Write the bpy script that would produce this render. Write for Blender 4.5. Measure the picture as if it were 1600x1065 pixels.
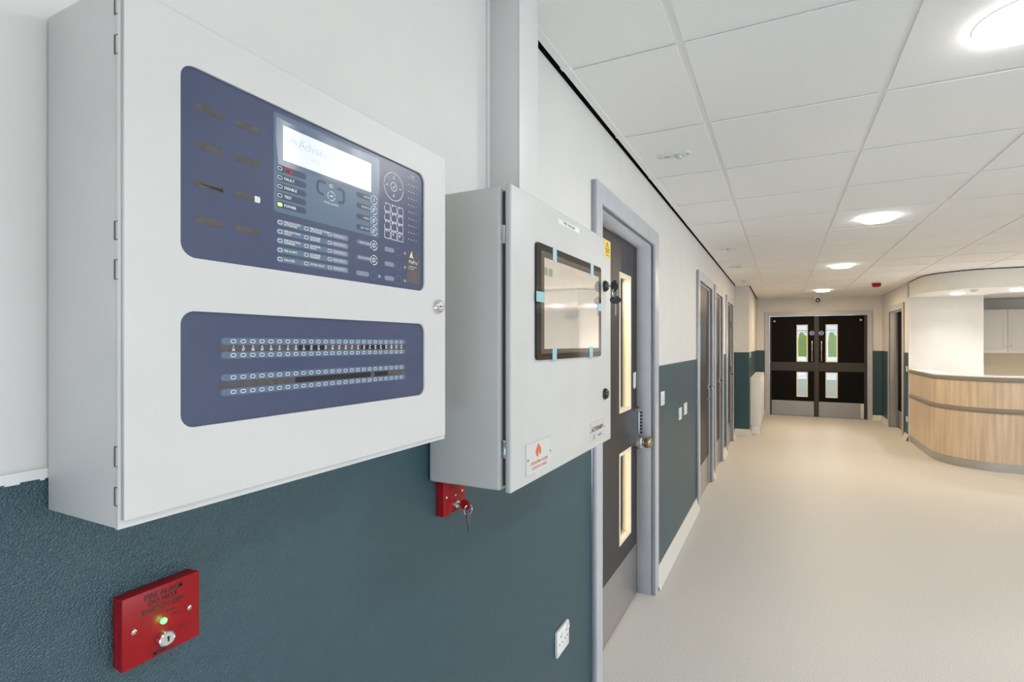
import bpy, bmesh, math, random
from mathutils import Vector, Matrix

random.seed(7)
PI = math.pi
S = bpy.context.scene
C = S.collection
for o in list(bpy.data.objects):
    bpy.data.objects.remove(o)

# ------------------------------------------------------------------ camera, world, lights, exposure
cam = bpy.data.objects.new('camera', bpy.data.cameras.new('camera'))
C.objects.link(cam)
cam.data.sensor_width = 36.0
cam.data.lens = 36.0 * 786.8 / 1600.0
cam.data.shift_x = -59.1 / 1600.0
cam.data.shift_y = 4.2 / 1600.0
cam.data.clip_start = 0.02
cam.location = (0, 0, 1.42)
cam.rotation_euler = (PI / 2, 0, 0.4328)
S.camera = cam

S.view_settings.view_transform = 'Standard'
S.view_settings.look = 'None'
S.view_settings.gamma = 1.0
S.view_settings.use_curve_mapping = False
S.view_settings.exposure = 0.80

W = bpy.data.worlds.new('world')
S.world = W
W.use_nodes = True
W.node_tree.nodes['Background'].inputs[0].default_value = (0.80, 0.90, 1.0, 1)
W.node_tree.nodes['Background'].inputs[1].default_value = 0.6


def area(name, loc, rot, size, power, color, size_y=None, shape=None):
    d = bpy.data.lights.new(name, 'AREA')
    d.energy = power
    d.color = color
    d.size = size
    if size_y:
        d.shape = 'RECTANGLE'
        d.size_y = size_y
    if shape:
        d.shape = shape
    o = bpy.data.objects.new(name, d)
    o.location = loc
    o.rotation_euler = rot
    C.objects.link(o)
    return o


COOL = (0.74, 0.86, 1.0)
WARM = (1.0, 0.90, 0.78)
NEUT = (1.0, 0.985, 0.975)
# daylight through the windows behind and to the right of the photographer, and an added low fill
area('daylight_back', (3.3, -3.95, 1.05), (PI / 2, 0, 0), 4.2, 26, COOL, 2.0)
area('daylight_side', (5.95, 0.6, 1.45), (PI / 2, 0, PI / 2), 4.6, 112, (0.86, 0.93, 1.0), 1.7)
area('daylight_low', (0.15, -1.75, 0.48), (PI / 2, 0, 0), 1.4, 8, (0.70, 0.84, 1.0), 0.8)  # added fill lamp near the floor; no window stands there
# the lobby past the double door has windows of its own
area('daylight_lobby', (0.6, 14.2, 1.5), (-PI / 2, 0, 0), 2.0, 60, COOL, 1.6)

# ------------------------------------------------------------------ materials
MATS = {}


def lin(h):
    r = []
    for i in (0, 2, 4):
        v = int(h[i:i + 2], 16) / 255
        r.append(v / 12.92 if v <= 0.04045 else ((v + 0.055) / 1.055) ** 2.4)
    return tuple(r)


def mat(name, col, rough=0.5, metal=0.0, spec=0.5, emit=None, alpha=1.0, coat=0.0):
    if name in MATS:
        return MATS[name]
    m = bpy.data.materials.new(name)
    m.use_nodes = True
    b = m.node_tree.nodes['Principled BSDF']
    if isinstance(col, str):
        col = lin(col)
    b.inputs['Base Color'].default_value = (*col, 1)
    b.inputs['Roughness'].default_value = rough
    b.inputs['Metallic'].default_value = metal
    b.inputs['Specular IOR Level'].default_value = spec
    b.inputs['Alpha'].default_value = alpha
    b.inputs['Coat Weight'].default_value = coat
    if emit:
        b.inputs['Emission Color'].default_value = (*emit[0], 1)
        b.inputs['Emission Strength'].default_value = emit[1]
    MATS[name] = m
    return m


def noise_mat(name, c1, c2, scale, rough=0.5, spec=0.5, bump=0.0, bump_scale=None, detail=3.0, stretch=(1, 1, 1), lo=0.35, hi=0.65,
              metal=0.0, bump_kind='noise', dist=0.001, rough2=None):
    m = mat(name, c1, rough, metal, spec)
    nt = m.node_tree
    b = nt.nodes['Principled BSDF']
    tc = nt.nodes.new('ShaderNodeTexCoord')
    mp = nt.nodes.new('ShaderNodeMapping')
    mp.inputs['Scale'].default_value = stretch
    nt.links.new(tc.outputs['Object'], mp.inputs['Vector'])
    n = nt.nodes.new('ShaderNodeTexNoise')
    n.inputs['Scale'].default_value = scale
    n.inputs['Detail'].default_value = detail
    nt.links.new(mp.outputs[0], n.inputs['Vector'])
    r = nt.nodes.new('ShaderNodeValToRGB')
    r.color_ramp.elements[0].position = lo
    r.color_ramp.elements[1].position = hi
    a = lin(c1) if isinstance(c1, str) else c1
    c = lin(c2) if isinstance(c2, str) else c2
    r.color_ramp.elements[0].color = (*a, 1)
    r.color_ramp.elements[1].color = (*c, 1)
    nt.links.new(n.outputs['Fac'], r.inputs[0])
    nt.links.new(r.outputs[0], b.inputs['Base Color'])
    if bump:
        if bump_kind == 'voronoi':
            k = nt.nodes.new('ShaderNodeTexVoronoi')
            out = k.outputs['Distance']
        else:
            k = nt.nodes.new('ShaderNodeTexNoise')
            k.inputs['Detail'].default_value = 2
            out = k.outputs['Fac']
        k.inputs['Scale'].default_value = bump_scale or scale
        nt.links.new(mp.outputs[0], k.inputs['Vector'])
        bp = nt.nodes.new('ShaderNodeBump')
        bp.inputs['Strength'].default_value = bump
        bp.inputs['Distance'].default_value = dist
        if bump_kind == 'voronoi':
            bp.invert = True
        nt.links.new(out, bp.inputs['Height'])
        nt.links.new(bp.outputs[0], b.inputs['Normal'])
    return m


def glass_mat(name, tint, gloss=0.12, rough=0.0):
    m = bpy.data.materials.new(name)
    m.use_nodes = True
    nt = m.node_tree
    nt.nodes.clear()
    out = nt.nodes.new('ShaderNodeOutputMaterial')
    mx = nt.nodes.new('ShaderNodeMixShader')
    tr = nt.nodes.new('ShaderNodeBsdfTransparent')
    tr.inputs[0].default_value = (*tint, 1)
    gl = nt.nodes.new('ShaderNodeBsdfGlossy')
    gl.inputs['Roughness'].default_value = rough
    fr = nt.nodes.new('ShaderNodeFresnel')
    fr.inputs['IOR'].default_value = 1.45
    ml = nt.nodes.new('ShaderNodeMath')
    ml.operation = 'MULTIPLY'
    ml.inputs[1].default_value = gloss
    nt.links.new(fr.outputs[0], ml.inputs[0])
    nt.links.new(ml.outputs[0], mx.inputs[0])
    nt.links.new(tr.outputs[0], mx.inputs[1])
    nt.links.new(gl.outputs[0], mx.inputs[2])
    nt.links.new(mx.outputs[0], out.inputs[0])
    MATS[name] = m
    return m


M_wall = noise_mat('wall_paint', (0.69, 0.675, 0.655), (0.71, 0.695, 0.675), 6, 0.6, 0.25, 0.08, 180, dist=0.0006)
M_wall_lit = noise_mat('bulkhead_paint', (0.85, 0.84, 0.82), (0.87, 0.86, 0.84), 6, 0.5, 0.3)  # lighter copy of the wall paint; light on the bulkhead put into colour
M_dado = noise_mat('dado_vinyl', (0.023, 0.066, 0.086), (0.028, 0.073, 0.094), 40, 0.36, 0.6, 0.65, 520, bump_kind='voronoi', dist=0.0012)
M_floor = noise_mat('floor_vinyl', (0.46, 0.438, 0.41), (0.66, 0.64, 0.605), 220, 0.5, 0.25, 0.05, 300, detail=4, lo=0.36, hi=0.56, dist=0.0005)
M_cove = noise_mat('skirting_vinyl', (0.62, 0.60, 0.56), (0.70, 0.68, 0.64), 150, 0.4, 0.35)
M_tile = noise_mat('ceiling_tile_board', (0.89, 0.89, 0.89), (0.93, 0.93, 0.93), 260, 0.85, 0.1, 0.25, 420, dist=0.0008)
M_tee = mat('ceiling_grid_metal', (0.90, 0.90, 0.895), 0.45, 0, 0.4)
M_gapshade = mat('dark_void', (0.012, 0.012, 0.012), 0.9, 0, 0.05)  # near-black that paints the shade inside the ceiling gaps
M_frame = noise_mat('frame_paint', (0.46, 0.465, 0.505), (0.49, 0.495, 0.535), 12, 0.33, 0.5)
M_leaf = noise_mat('door_laminate', (0.033, 0.030, 0.030), (0.046, 0.042, 0.043), 5, 0.4, 0.3, detail=6, stretch=(6, 6, 0.5))
M_leaf2 = noise_mat('door_laminate_black', (0.007, 0.006, 0.0053), (0.0085, 0.0073, 0.0065), 5, 0.55, 0.06, detail=6, stretch=(6, 6, 0.5))
M_rail = mat('door_rail_grey', (0.045, 0.041, 0.038), 0.45, 0, 0.3)
M_steel = noise_mat('brushed_steel', (0.46, 0.45, 0.44), (0.56, 0.55, 0.54), 60, 0.32, 0.5, stretch=(1, 1, 14), metal=0.9)
M_steel_dim = noise_mat('kick_plate_steel', (0.30, 0.29, 0.28), (0.38, 0.37, 0.355), 50, 0.4, 0.4, stretch=(14, 1, 1), metal=0.7)  # darker steel copy; weaker reflected light on the far plates put into colour
M_chrome = mat('chrome', (0.75, 0.75, 0.76), 0.12, 1.0)
M_brass = mat('worn_brass', (0.42, 0.33, 0.19), 0.22, 1.0)
M_satin = mat('satin_nickel', (0.50, 0.49, 0.48), 0.25, 1.0)
M_bead = mat('pale_timber_bead', (0.86, 0.76, 0.60), 0.5)
M_encl = noise_mat('enclosure_powdercoat', (0.615, 0.605, 0.595), (0.635, 0.625, 0.615), 9, 0.42, 0.4, 0.10, 600, dist=0.0004)
M_encl2 = noise_mat('cabinet_powdercoat', (0.55, 0.542, 0.525), (0.57, 0.562, 0.545), 9, 0.42, 0.4, 0.16, 320, dist=0.0006)
M_gasket = mat('gasket_grey', (0.045, 0.047, 0.046), 0.7)
M_black = mat('black_plastic', (0.012, 0.012, 0.013), 0.25)
M_white = mat('white_plastic', (0.76, 0.755, 0.745), 0.3)
M_red = mat('red_plastic', (0.30, 0.006, 0.010), 0.35, 0, 0.25)
M_ink = mat('black_ink', (0.01, 0.01, 0.01), 0.5)
M_indigo = noise_mat('membrane_indigo', (0.066, 0.078, 0.145), (0.074, 0.088, 0.155), 9, 0.3, 0.35)
M_slate = mat('membrane_slate_blue', (0.118, 0.170, 0.245), 0.3, 0, 0.35)
M_pill = mat('membrane_dark_pill', (0.055, 0.072, 0.125), 0.3, 0, 0.35)
M_pill2 = mat('membrane_teal_pill', (0.125, 0.18, 0.25), 0.3, 0, 0.35)
M_pill3 = mat('membrane_grey_pill', (0.235, 0.27, 0.35), 0.3, 0, 0.35)
M_slot = noise_mat('label_slot_brown', (0.082, 0.076, 0.084), (0.115, 0.10, 0.098), 120, 0.2, 0.5)
M_slotd = mat('label_slot_dark', (0.022, 0.02, 0.024), 0.15)
M_print = mat('white_print', (0.78, 0.80, 0.84), 0.4)
M_print2 = mat('pale_blue_print', (0.42, 0.47, 0.56), 0.4)
M_redp = mat('red_print', (0.38, 0.02, 0.035), 0.4)
M_lcd = mat('lit_white_screen', (0.08, 0.09, 0.10), 0.25, emit=((0.93, 0.98, 1.0), 0.52))
M_lcdtext = mat('screen_text', (0.06, 0.08, 0.09), 0.3, emit=((0.68, 0.84, 0.94), 0.44))
M_film = glass_mat('clear_film', (0.90, 0.91, 0.92), 0.035, 0.25)
M_lime = mat('lime_led', (0.5, 0.7, 0.1), 0.3, emit=((0.72, 0.95, 0.18), 0.6))
M_green = mat('green_led', (0.2, 0.8, 0.3), 0.3, emit=((0.06, 1.0, 0.07), 2.2))
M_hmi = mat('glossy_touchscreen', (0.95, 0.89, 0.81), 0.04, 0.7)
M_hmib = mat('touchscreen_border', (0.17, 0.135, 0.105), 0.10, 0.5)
M_hmiframe = mat('black_glass_frame', (0.012, 0.011, 0.010), 0.06)
M_tape = mat('blue_tape', (0.30, 0.52, 0.58), 0.35)
M_icon = mat('green_icon', (0.30, 0.37, 0.20), 0.15, 0.3)
M_yellow = mat('yellow_sticker', (0.75, 0.50, 0.02), 0.4)
M_clear = mat('clear_acrylic_sign', (0.58, 0.575, 0.56), 0.12)
M_orange = mat('orange_red_print', (0.62, 0.13, 0.05), 0.4)
M_silver = mat('silver_label', (0.56, 0.57, 0.55), 0.3, 0.2)
M_glass = glass_mat('door_glass', (0.95, 0.97, 0.96), 1.0)
M_oak = noise_mat('pale_oak', (0.60, 0.455, 0.305), (0.78, 0.63, 0.47), 4, 0.3, 0.5, detail=8, stretch=(7, 7, 0.35), lo=0.32, hi=0.68)
M_band = mat('taupe_laminate', (0.27, 0.235, 0.20), 0.4)
M_top = mat('worktop_white', (0.80, 0.78, 0.74), 0.35)
M_cup = mat('cupboard_white', (0.72, 0.69, 0.66), 0.4)
M_splash = mat('beige_splashback', (0.62, 0.54, 0.40), 0.35)
M_knob = mat('knob_steel', (0.5, 0.48, 0.45), 0.3, 0.9)
M_blue = mat('blue_sign', (0.03, 0.10, 0.42), 0.35)
M_rad = mat('radiator_white', (0.76, 0.76, 0.75), 0.35)
M_hivis = mat('hi_vis_lime', (0.50, 0.80, 0.04), 0.6)
M_hior = mat('hi_vis_orange', (0.85, 0.30, 0.05), 0.6)
M_reflect = mat('reflective_tape', (0.55, 0.55, 0.56), 0.35)
M_lens = mat('clear_lens', (0.55, 0.60, 0.62), 0.15)
M_diff = mat('lit_diffuser', (0.9, 0.9, 0.9), 0.4, emit=((1.0, 0.97, 0.93), 11.0))
M_keydark = mat('key_steel_dark', (0.16, 0.16, 0.16), 0.3, 0.9)
M_alum = mat('window_aluminium', (0.35, 0.36, 0.38), 0.4, 0.4)

# ------------------------------------------------------------------ helpers


def root_loc(o):
    v = Vector((0, 0, 0))
    while o is not None:
        v = v + Vector(o.location)
        o = o.parent
    return v


def link(name, me, m, parent=None, label=None):
    o = bpy.data.objects.new(name, me)
    C.objects.link(o)
    if m is not None and not me.materials:
        me.materials.append(m)
    if parent is not None:
        o.parent = parent
        d = root_loc(parent)
        me.transform(Matrix.Translation(-d))
    if label:
        o['label'] = label
    return o


def obj(name, bm, m, parent=None, label=None, smooth=False):
    me = bpy.data.meshes.new(name)
    bmesh.ops.recalc_face_normals(bm, faces=bm.faces[:])
    if smooth:
        for f in bm.faces:
            f.smooth = True
        for e in bm.edges:
            if len(e.link_faces) == 2 and e.calc_face_angle(0) > 0.6:
                e.smooth = False
    bm.to_mesh(me)
    bm.free()
    return link(name, me, m, parent, label)


def thing(name, label, cat, loc, group=None):
    o = bpy.data.objects.new(name, None)
    o.empty_display_size = 0.05
    C.objects.link(o)
    o.location = loc
    return tag(o, label, cat, group)


def tag(o, label, cat, group=None):
    o['label'] = label
    o['category'] = cat
    if group:
        o['group'] = group
    return o


def struct(o, label=None):
    o['kind'] = 'structure'
    if label:
        o['label'] = label
    return o


def add_box(bm, x0, x1, y0, y1, z0, z1, bevel=0, seg=2):
    vs = [bm.verts.new((x, y, z)) for x in (x0, x1) for y in (y0, y1) for z in (z0, z1)]
    fs = [(0, 1, 3, 2), (4, 6, 7, 5), (0, 4, 5, 1), (2, 3, 7, 6), (0, 2, 6, 4), (1, 5, 7, 3)]
    nf = [bm.faces.new([vs[i] for i in f]) for f in fs]
    if bevel:
        es = list({e for f in nf for e in f.edges})
        bmesh.ops.bevel(bm, geom=es, offset=bevel, segments=seg, profile=0.5, affect='EDGES', clamp_overlap=True)
    return bm


def box(name, x0, x1, y0, y1, z0, z1, m, parent=None, bevel=0, label=None, seg=2):
    bm = bmesh.new()
    add_box(bm, x0, x1, y0, y1, z0, z1, bevel, seg)
    return obj(name, bm, m, parent, label, smooth=bevel > 0)


AX = {  # local (right, up, out) for prints on a wall
    'x+': (Vector((0, 1, 0)), Vector((0, 0, 1)), Vector((1, 0, 0))),
    'y-': (Vector((1, 0, 0)), Vector((0, 0, 1)), Vector((0, -1, 0))),
    'z-': (Vector((1, 0, 0)), Vector((0, 1, 0)), Vector((0, 0, -1))),
    'x-': (Vector((0, -1, 0)), Vector((0, 0, 1)), Vector((-1, 0, 0))),
    'z+': (Vector((1, 0, 0)), Vector((0, 1, 0)), Vector((0, 0, 1))),
}


def frame_mat(ax, org=(0, 0, 0)):
    r, u, n = AX[ax]
    m = Matrix((r, u, n)).transposed().to_4x4()
    m.translation = Vector(org)
    return m


def rrect(u0, u1, v0, v1, r, n=5):
    if r <= 0:
        return [(u0, v0), (u1, v0), (u1, v1), (u0, v1)]
    r = min(r, abs(u1 - u0) / 2 - 1e-6, abs(v1 - v0) / 2 - 1e-6)
    p = []
    for cx, cy, a in ((u1 - r, v0 + r, -PI / 2), (u1 - r, v1 - r, 0), (u0 + r, v1 - r, PI / 2), (u0 + r, v0 + r, PI)):
        for k in range(n + 1):
            t = a + PI / 2 * k / n
            p.append((cx + r * math.cos(t), cy + r * math.sin(t)))
    return p


def ellipse(cu, cv, ru, rv=None, n=24):
    rv = rv or ru
    return [(cu + ru * math.cos(2 * PI * k / n), cv + rv * math.sin(2 * PI * k / n)) for k in range(n)]


def poly_prism(bm, pts, ax, w0, w1):
    """extrude the polygon pts (u, v) from out=w0 to out=w1 (world coords, axis map ax)"""
    M = frame_mat(ax)
    sgn = {'x+': 1, 'y-': -1, 'z-': -1, 'x-': -1, 'z+': 1}[ax]
    a = [bm.verts.new(M @ Vector((u, v, 0)) + AX[ax][2] * (w0 * sgn)) for u, v in pts]
    b = [bm.verts.new(M @ Vector((u, v, 0)) + AX[ax][2] * (w1 * sgn)) for u, v in pts]
    n = len(pts)
    bm.faces.new(list(reversed(a)))
    bm.faces.new(b)
    for i in range(n):
        bm.faces.new((a[i], a[(i + 1) % n], b[(i + 1) % n], b[i]))
    return bm


def plate(name, pts, ax, w0, w1, m, parent=None, label=None):
    return obj(name, poly_prism(bmesh.new(), pts, ax, w0, w1), m, parent, label)


def holed(name, outlines, ax, w0, w1, m, parent=None, label=None):
    """plate with holes: 2D curve filled, extruded, turned into a mesh; w0..w1 are world coords on the out axis"""
    cu = bpy.data.curves.new(name, 'CURVE')
    cu.dimensions = '2D'
    cu.fill_mode = 'BOTH'
    for pts in outlines:
        sp = cu.splines.new('POLY')
        sp.points.add(len(pts) - 1)
        for p, (u, v) in zip(sp.points, pts):
            p.co = (u, v, 0, 1)
        sp.use_cyclic_u = True
    cu.extrude = abs(w1 - w0) / 2
    o = bpy.data.objects.new(name, cu)
    C.objects.link(o)
    dg = bpy.context.evaluated_depsgraph_get()
    me = bpy.data.meshes.new_from_object(o.evaluated_get(dg))
    bpy.data.objects.remove(o)
    bpy.data.curves.remove(cu)
    M = frame_mat(ax, AX[ax][2] * ((w0 + w1) / 2 * {'x+': 1, 'y-': -1, 'z-': -1, 'x-': -1, 'z+': 1}[ax]))
    me.transform(M)
    me.materials.clear()
    bm = bmesh.new()
    bm.from_mesh(me)
    bmesh.ops.remove_doubles(bm, verts=bm.verts[:], dist=1e-6)
    bmesh.ops.recalc_face_normals(bm, faces=bm.faces[:])
    bm.to_mesh(me)
    bm.free()
    return link(name, me, m, parent, label)


FONT_TMP = {}


def add_text(bm, s, size, u, v, w, ax='x+', align='LEFT', sx=1.0, shear=0.0, bold=0.0, gap=1.0, line=0.9, rot=0.0):
    cu = bpy.data.curves.new('t', 'FONT')
    cu.body = s
    cu.size = size
    cu.align_x = align
    cu.align_y = 'CENTER'
    cu.resolution_u = 2
    cu.shear = shear
    cu.offset = bold
    cu.space_character = gap
    cu.space_line = line
    o = bpy.data.objects.new('t', cu)
    C.objects.link(o)
    dg = bpy.context.evaluated_depsgraph_get()
    me = bpy.data.meshes.new_from_object(o.evaluated_get(dg))
    bpy.data.objects.remove(o)
    bpy.data.curves.remove(cu)
    sgn = {'x+': 1, 'y-': -1, 'z-': -1, 'x-': -1, 'z+': 1}[ax]
    M = frame_mat(ax) @ Matrix.Translation((u, v, w * sgn)) @ Matrix.Rotation(rot, 4, 'Z') @ Matrix.Diagonal((sx, 1, 1, 1))
    me.transform(M)
    bm.from_mesh(me)
    bpy.data.meshes.remove(me)
    return bm


def add_flat(bm, pts, ax, w):
    M = frame_mat(ax)
    sgn = {'x+': 1, 'y-': -1, 'z-': -1, 'x-': -1, 'z+': 1}[ax]
    bm.faces.new([bm.verts.new(M @ Vector((u, v, w * sgn))) for u, v in pts])


def add_ring(bm, outer, inner, ax, w):
    M = frame_mat(ax)
    sgn = {'x+': 1, 'y-': -1, 'z-': -1, 'x-': -1, 'z+': 1}[ax]
    a = [bm.verts.new(M @ Vector((u, v, w * sgn))) for u, v in outer]
    b = [bm.verts.new(M @ Vector((u, v, w * sgn))) for u, v in inner]
    n = len(a)
    for i in range(n):
        bm.faces.new((a[i], a[(i + 1) % n], b[(i + 1) % n], b[i]))


def add_arc(bm, cu, cv, r, t, a0, a1, ax, w, n=12):
    M = frame_mat(ax)
    sgn = {'x+': 1, 'y-': -1, 'z-': -1, 'x-': -1, 'z+': 1}[ax]
    pr = []
    for k in range(n + 1):
        q = math.radians(a0 + (a1 - a0) * k / n)
        pr.append([bm.verts.new(M @ Vector((cu + (r + d) * math.cos(q), cv + (r + d) * math.sin(q), w * sgn))) for d in (-t / 2, t / 2)])
    for k in range(n):
        bm.faces.new((pr[k][0], pr[k][1], pr[k + 1][1], pr[k + 1][0]))


def add_bar(bm, u0, v0, u1, v1, t, ax, w):
    d = Vector((u1 - u0, v1 - v0))
    nrm = Vector((-d.y, d.x)).normalized() * t / 2
    add_flat(bm, [(u0 + nrm.x, v0 + nrm.y), (u0 - nrm.x, v0 - nrm.y), (u1 - nrm.x, v1 - nrm.y), (u1 + nrm.x, v1 + nrm.y)], ax, w)


def add_lathe(bm, prof, org, ax, n=24):
    """prof: (radius, out) pairs; revolved about the out axis of ax at org"""
    r_, u_, n_ = AX[ax]
    org = Vector(org)
    rings = []
    for r, h in prof:
        if r < 1e-6:
            rings.append([bm.verts.new(org + n_ * h)])
        else:
            rings.append([bm.verts.new(org + n_ * h + r_ * (r * math.cos(2 * PI * k / n)) + u_ * (r * math.sin(2 * PI * k / n))) for k in range(n)])
    for a, b in zip(rings, rings[1:]):
        for k in range(n):
            j = (k + 1) % n
            if len(a) == 1:
                bm.faces.new((a[0], b[k], b[j]))
            elif len(b) == 1:
                bm.faces.new((a[k], a[j], b[0]))
            else:
                bm.faces.new((a[k], a[j], b[j], b[k]))
    return bm


def lathe(name, prof, org, ax, m, parent=None, n=24, label=None):
    return obj(name, add_lathe(bmesh.new(), prof, org, ax, n), m, parent, label, smooth=True)


def add_tube(bm, pts, r, n=8, closed=False):
    pts = [Vector(p) for p in pts]
    rings = []
    N = len(pts)
    up = None
    for i, p in enumerate(pts):
        if closed:
            d = (pts[(i + 1) % N] - pts[i - 1]).normalized()
        else:
            d = (pts[min(i + 1, N - 1)] - pts[max(i - 1, 0)]).normalized()
        if up is None or abs(up.dot(d)) > 0.99:
            up = Vector((0, 0, 1)) if abs(d.z) < 0.9 else Vector((1, 0, 0))
        a = d.cross(up).normalized()
        b = d.cross(a).normalized()
        up = -b if up.dot(-b) > 0 else b
        a = d.cross(up).normalized()
        rings.append([bm.verts.new(p + a * (r * math.cos(2 * PI * k / n)) + up * (r * math.sin(2 * PI * k / n))) for k in range(n)])
    for i in range(N if closed else N - 1):
        A, B = rings[i], rings[(i + 1) % N]
        for k in range(n):
            bm.faces.new((A[k], A[(k + 1) % n], B[(k + 1) % n], B[k]))
    if not closed:
        bm.faces.new(list(reversed(rings[0])))
        bm.faces.new(rings[-1])
    return bm


def tube(name, pts, r, m, parent=None, n=8, closed=False, label=None):
    return obj(name, add_tube(bmesh.new(), pts, r, n, closed), m, parent, label, smooth=True)


def copy_tree(o, parent=None):
    c = o.copy()
    C.objects.link(c)
    if parent is not None:
        c.parent = parent
    for ch in list(o.children):
        copy_tree(ch, c)
    return c


# ------------------------------------------------------------------ the room
XW = -0.672      # left wall plane
ZC = 2.314       # suspended ceiling
DADO = 1.287
XA = -0.648      # architrave face on the left wall

struct(box('floor', -3.3, 5.62, -3.62, 14.6, -0.06, 0.0, M_floor), 'speckled pale beige sheet vinyl floor')

# wall openings on the left wall: (outer left, outer right) of the architraves
DOORS = [(1.8345, 2.904), (4.452, 5.470), (5.622, 6.450), (6.885, 7.850)]
ARCH = 0.069     # architrave width at the jambs
TOPI, TOPO = 1.976, 2.054
pts = [(-3.62, 0), (-3.62, 2.46), (8.42, 2.46), (8.42, 0)]
for a, b in reversed(DOORS):
    pts += [(b - 0.05, 0), (b - 0.05, TOPI + 0.03), (a + 0.05, TOPI + 0.03), (a + 0.05, 0)]
wl = struct(holed('wall_left', [pts], 'x+', -0.83, XW, M_wall), 'white painted wall on the left above a teal vinyl dado')
segs, y = [], -3.5
for a, b in DOORS:
    segs.append((y, a + 0.01))
    y = b - 0.01
segs.append((y, 8.35))
for a, b in segs:
    box('dado_panel', XW, XW + 0.0025, a, b, 0.09, DADO, M_dado, wl, label='teal textured vinyl dado')
# white sealant bead, a little ragged, capping the nearest stretch of dado
bm = bmesh.new()
yy = -3.5
rnd = random.Random(3)
while yy < 1.83:
    st = rnd.uniform(0.002, 0.012) if yy > 0.1 and yy < 0.5 else 0.05
    dz = rnd.choice((0, 0, 0, 0.0006, 0.0016)) if yy > 0.15 and yy < 0.4 else 0
    add_box(bm, XW, XW + 0.0032, yy, yy + st, DADO - 0.0012 - dz, DADO + 0.0085)
    yy += st
o = obj('dado_sealant', bm, M_white, wl, 'white sealant bead along the dado top')
o['kind'] = 'stuff'


def cove(name, path, label):
    """coved skirting along a polyline; wall side is to the left of travel"""
    prof = [(0.003, 0.098), (0.003, 0.03), (0.008, 0.014), (0.018, 0.006), (0.034, 0.0015), (0.034, 0.0)]
    bm = bmesh.new()
    rings = []
    for i, p in enumerate(path):
        p = Vector(p)
        d0 = (p - Vector(path[i - 1])).normalized() if i else (Vector(path[1]) - p).normalized()
        d1 = (Vector(path[i + 1]) - p).normalized() if i < len(path) - 1 else d0
        n0 = Vector((d0.y, -d0.x))
        n1 = Vector((d1.y, -d1.x))
        n = (n0 + n1)
        n = n / max(n.dot(n0), 1e-6) if n.length > 1e-6 else n0
        rings.append([bm.verts.new((p.x + n.x * q, p.y + n.y * q, z)) for q, z in prof] + [bm.verts.new((p.x, p.y, 0.098)), ])
    for A, B in zip(rings, rings[1:]):
        for k in range(len(A) - 1):
            bm.faces.new((A[k], A[k + 1], B[k + 1], B[k]))
        bm.faces.new((A[-1], A[0], B[0], B[-1]))
    return struct(obj(name, bm, M_cove, smooth=True), label)


for i, (a, b) in enumerate(segs):
    if i < 4:
        cove('baseboard_left' if i == 0 else 'baseboard_left_%d' % (i + 1), [(XW, a), (XW, b)], 'pale coved vinyl skirting at the foot of the left wall')
cove('baseboard_left_5', [(XW, 7.84), (XW, 8.35), (-0.47, 8.35), (-0.47, 11.0), (-0.32, 11.0)], 'pale coved skirting around the boxed corner by the radiator')

# boxed-out corner past the four doors, then the far wall
wa = struct(box('wall_left_far', -0.83, -0.47, 8.35, 11.0, 0, 2.46, M_wall), 'white boxed-out corner wall beyond the four doors')
box('dado_panel', -0.672, -0.4675, 8.3475, 8.35, 0.09, DADO, M_dado, wa)
box('dado_panel', -0.47, -0.4675, 8.35, 11.0, 0.09, DADO, M_dado, wa)

EX0, EX1 = -0.322, 1.515        # far architrave, outer
pts = [(-0.83, 0), (-0.83, 2.46), (5.62, 2.46), (5.62, 0), (EX1 - 0.05, 0), (EX1 - 0.05, TOPI + 0.01), (EX0 + 0.05, TOPI + 0.01), (EX0 + 0.05, 0)]
wf = struct(holed('wall_far', [pts], 'y-', 11.12, 11.0, M_wall), 'cream far wall around the double door')
box('dado_panel', -0.47, EX0 + 0.01, 10.9975, 11.0, 0.09, DADO, M_dado, wf)
box('dado_panel', EX1 - 0.01, 1.665, 10.9975, 11.0, 0.09, DADO, M_dado, wf)

# right-hand stub wall with a door in it
RX = 1.665
RD0, RD1 = 9.10, 10.29
pts = [(8.921, 0), (8.921, 2.46), (11.0, 2.46), (11.0, 0), (RD1 - 0.05, 0), (RD1 - 0.05, TOPI + 0.01), (RD0 + 0.05, TOPI + 0.01), (RD0 + 0.05, 0)]
pts = [(-u, v) for u, v in pts]
wr = struct(holed('wall_right', [pts], 'x-', 1.83, RX, M_wall), 'cream stub wall on the right with a door near the counter')
box('dado_panel', RX - 0.0025, RX, 8.83, RD0 + 0.01, 0.09, DADO, M_dado, wr)
box('dado_panel', RX - 0.0025, RX, RD1 - 0.01, 11.0, 0.09, DADO, M_dado, wr)
box('corner_bead', RX - 0.004, RX + 0.012, 8.796, 8.83, 0.0, 2.085, M_white, wr, label='white corner bead at the end of the wall')
cove('baseboard_right', [(RX, RD0 + 0.01), (RX, 8.83)], 'pale coved skirting between the right-hand door and the counter')
cove('baseboard_right_2', [(EX1 - 0.01, 11.0), (RX, 11.0), (RX, RD1 - 0.01)], 'pale coved skirting in the far right corner')

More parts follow.
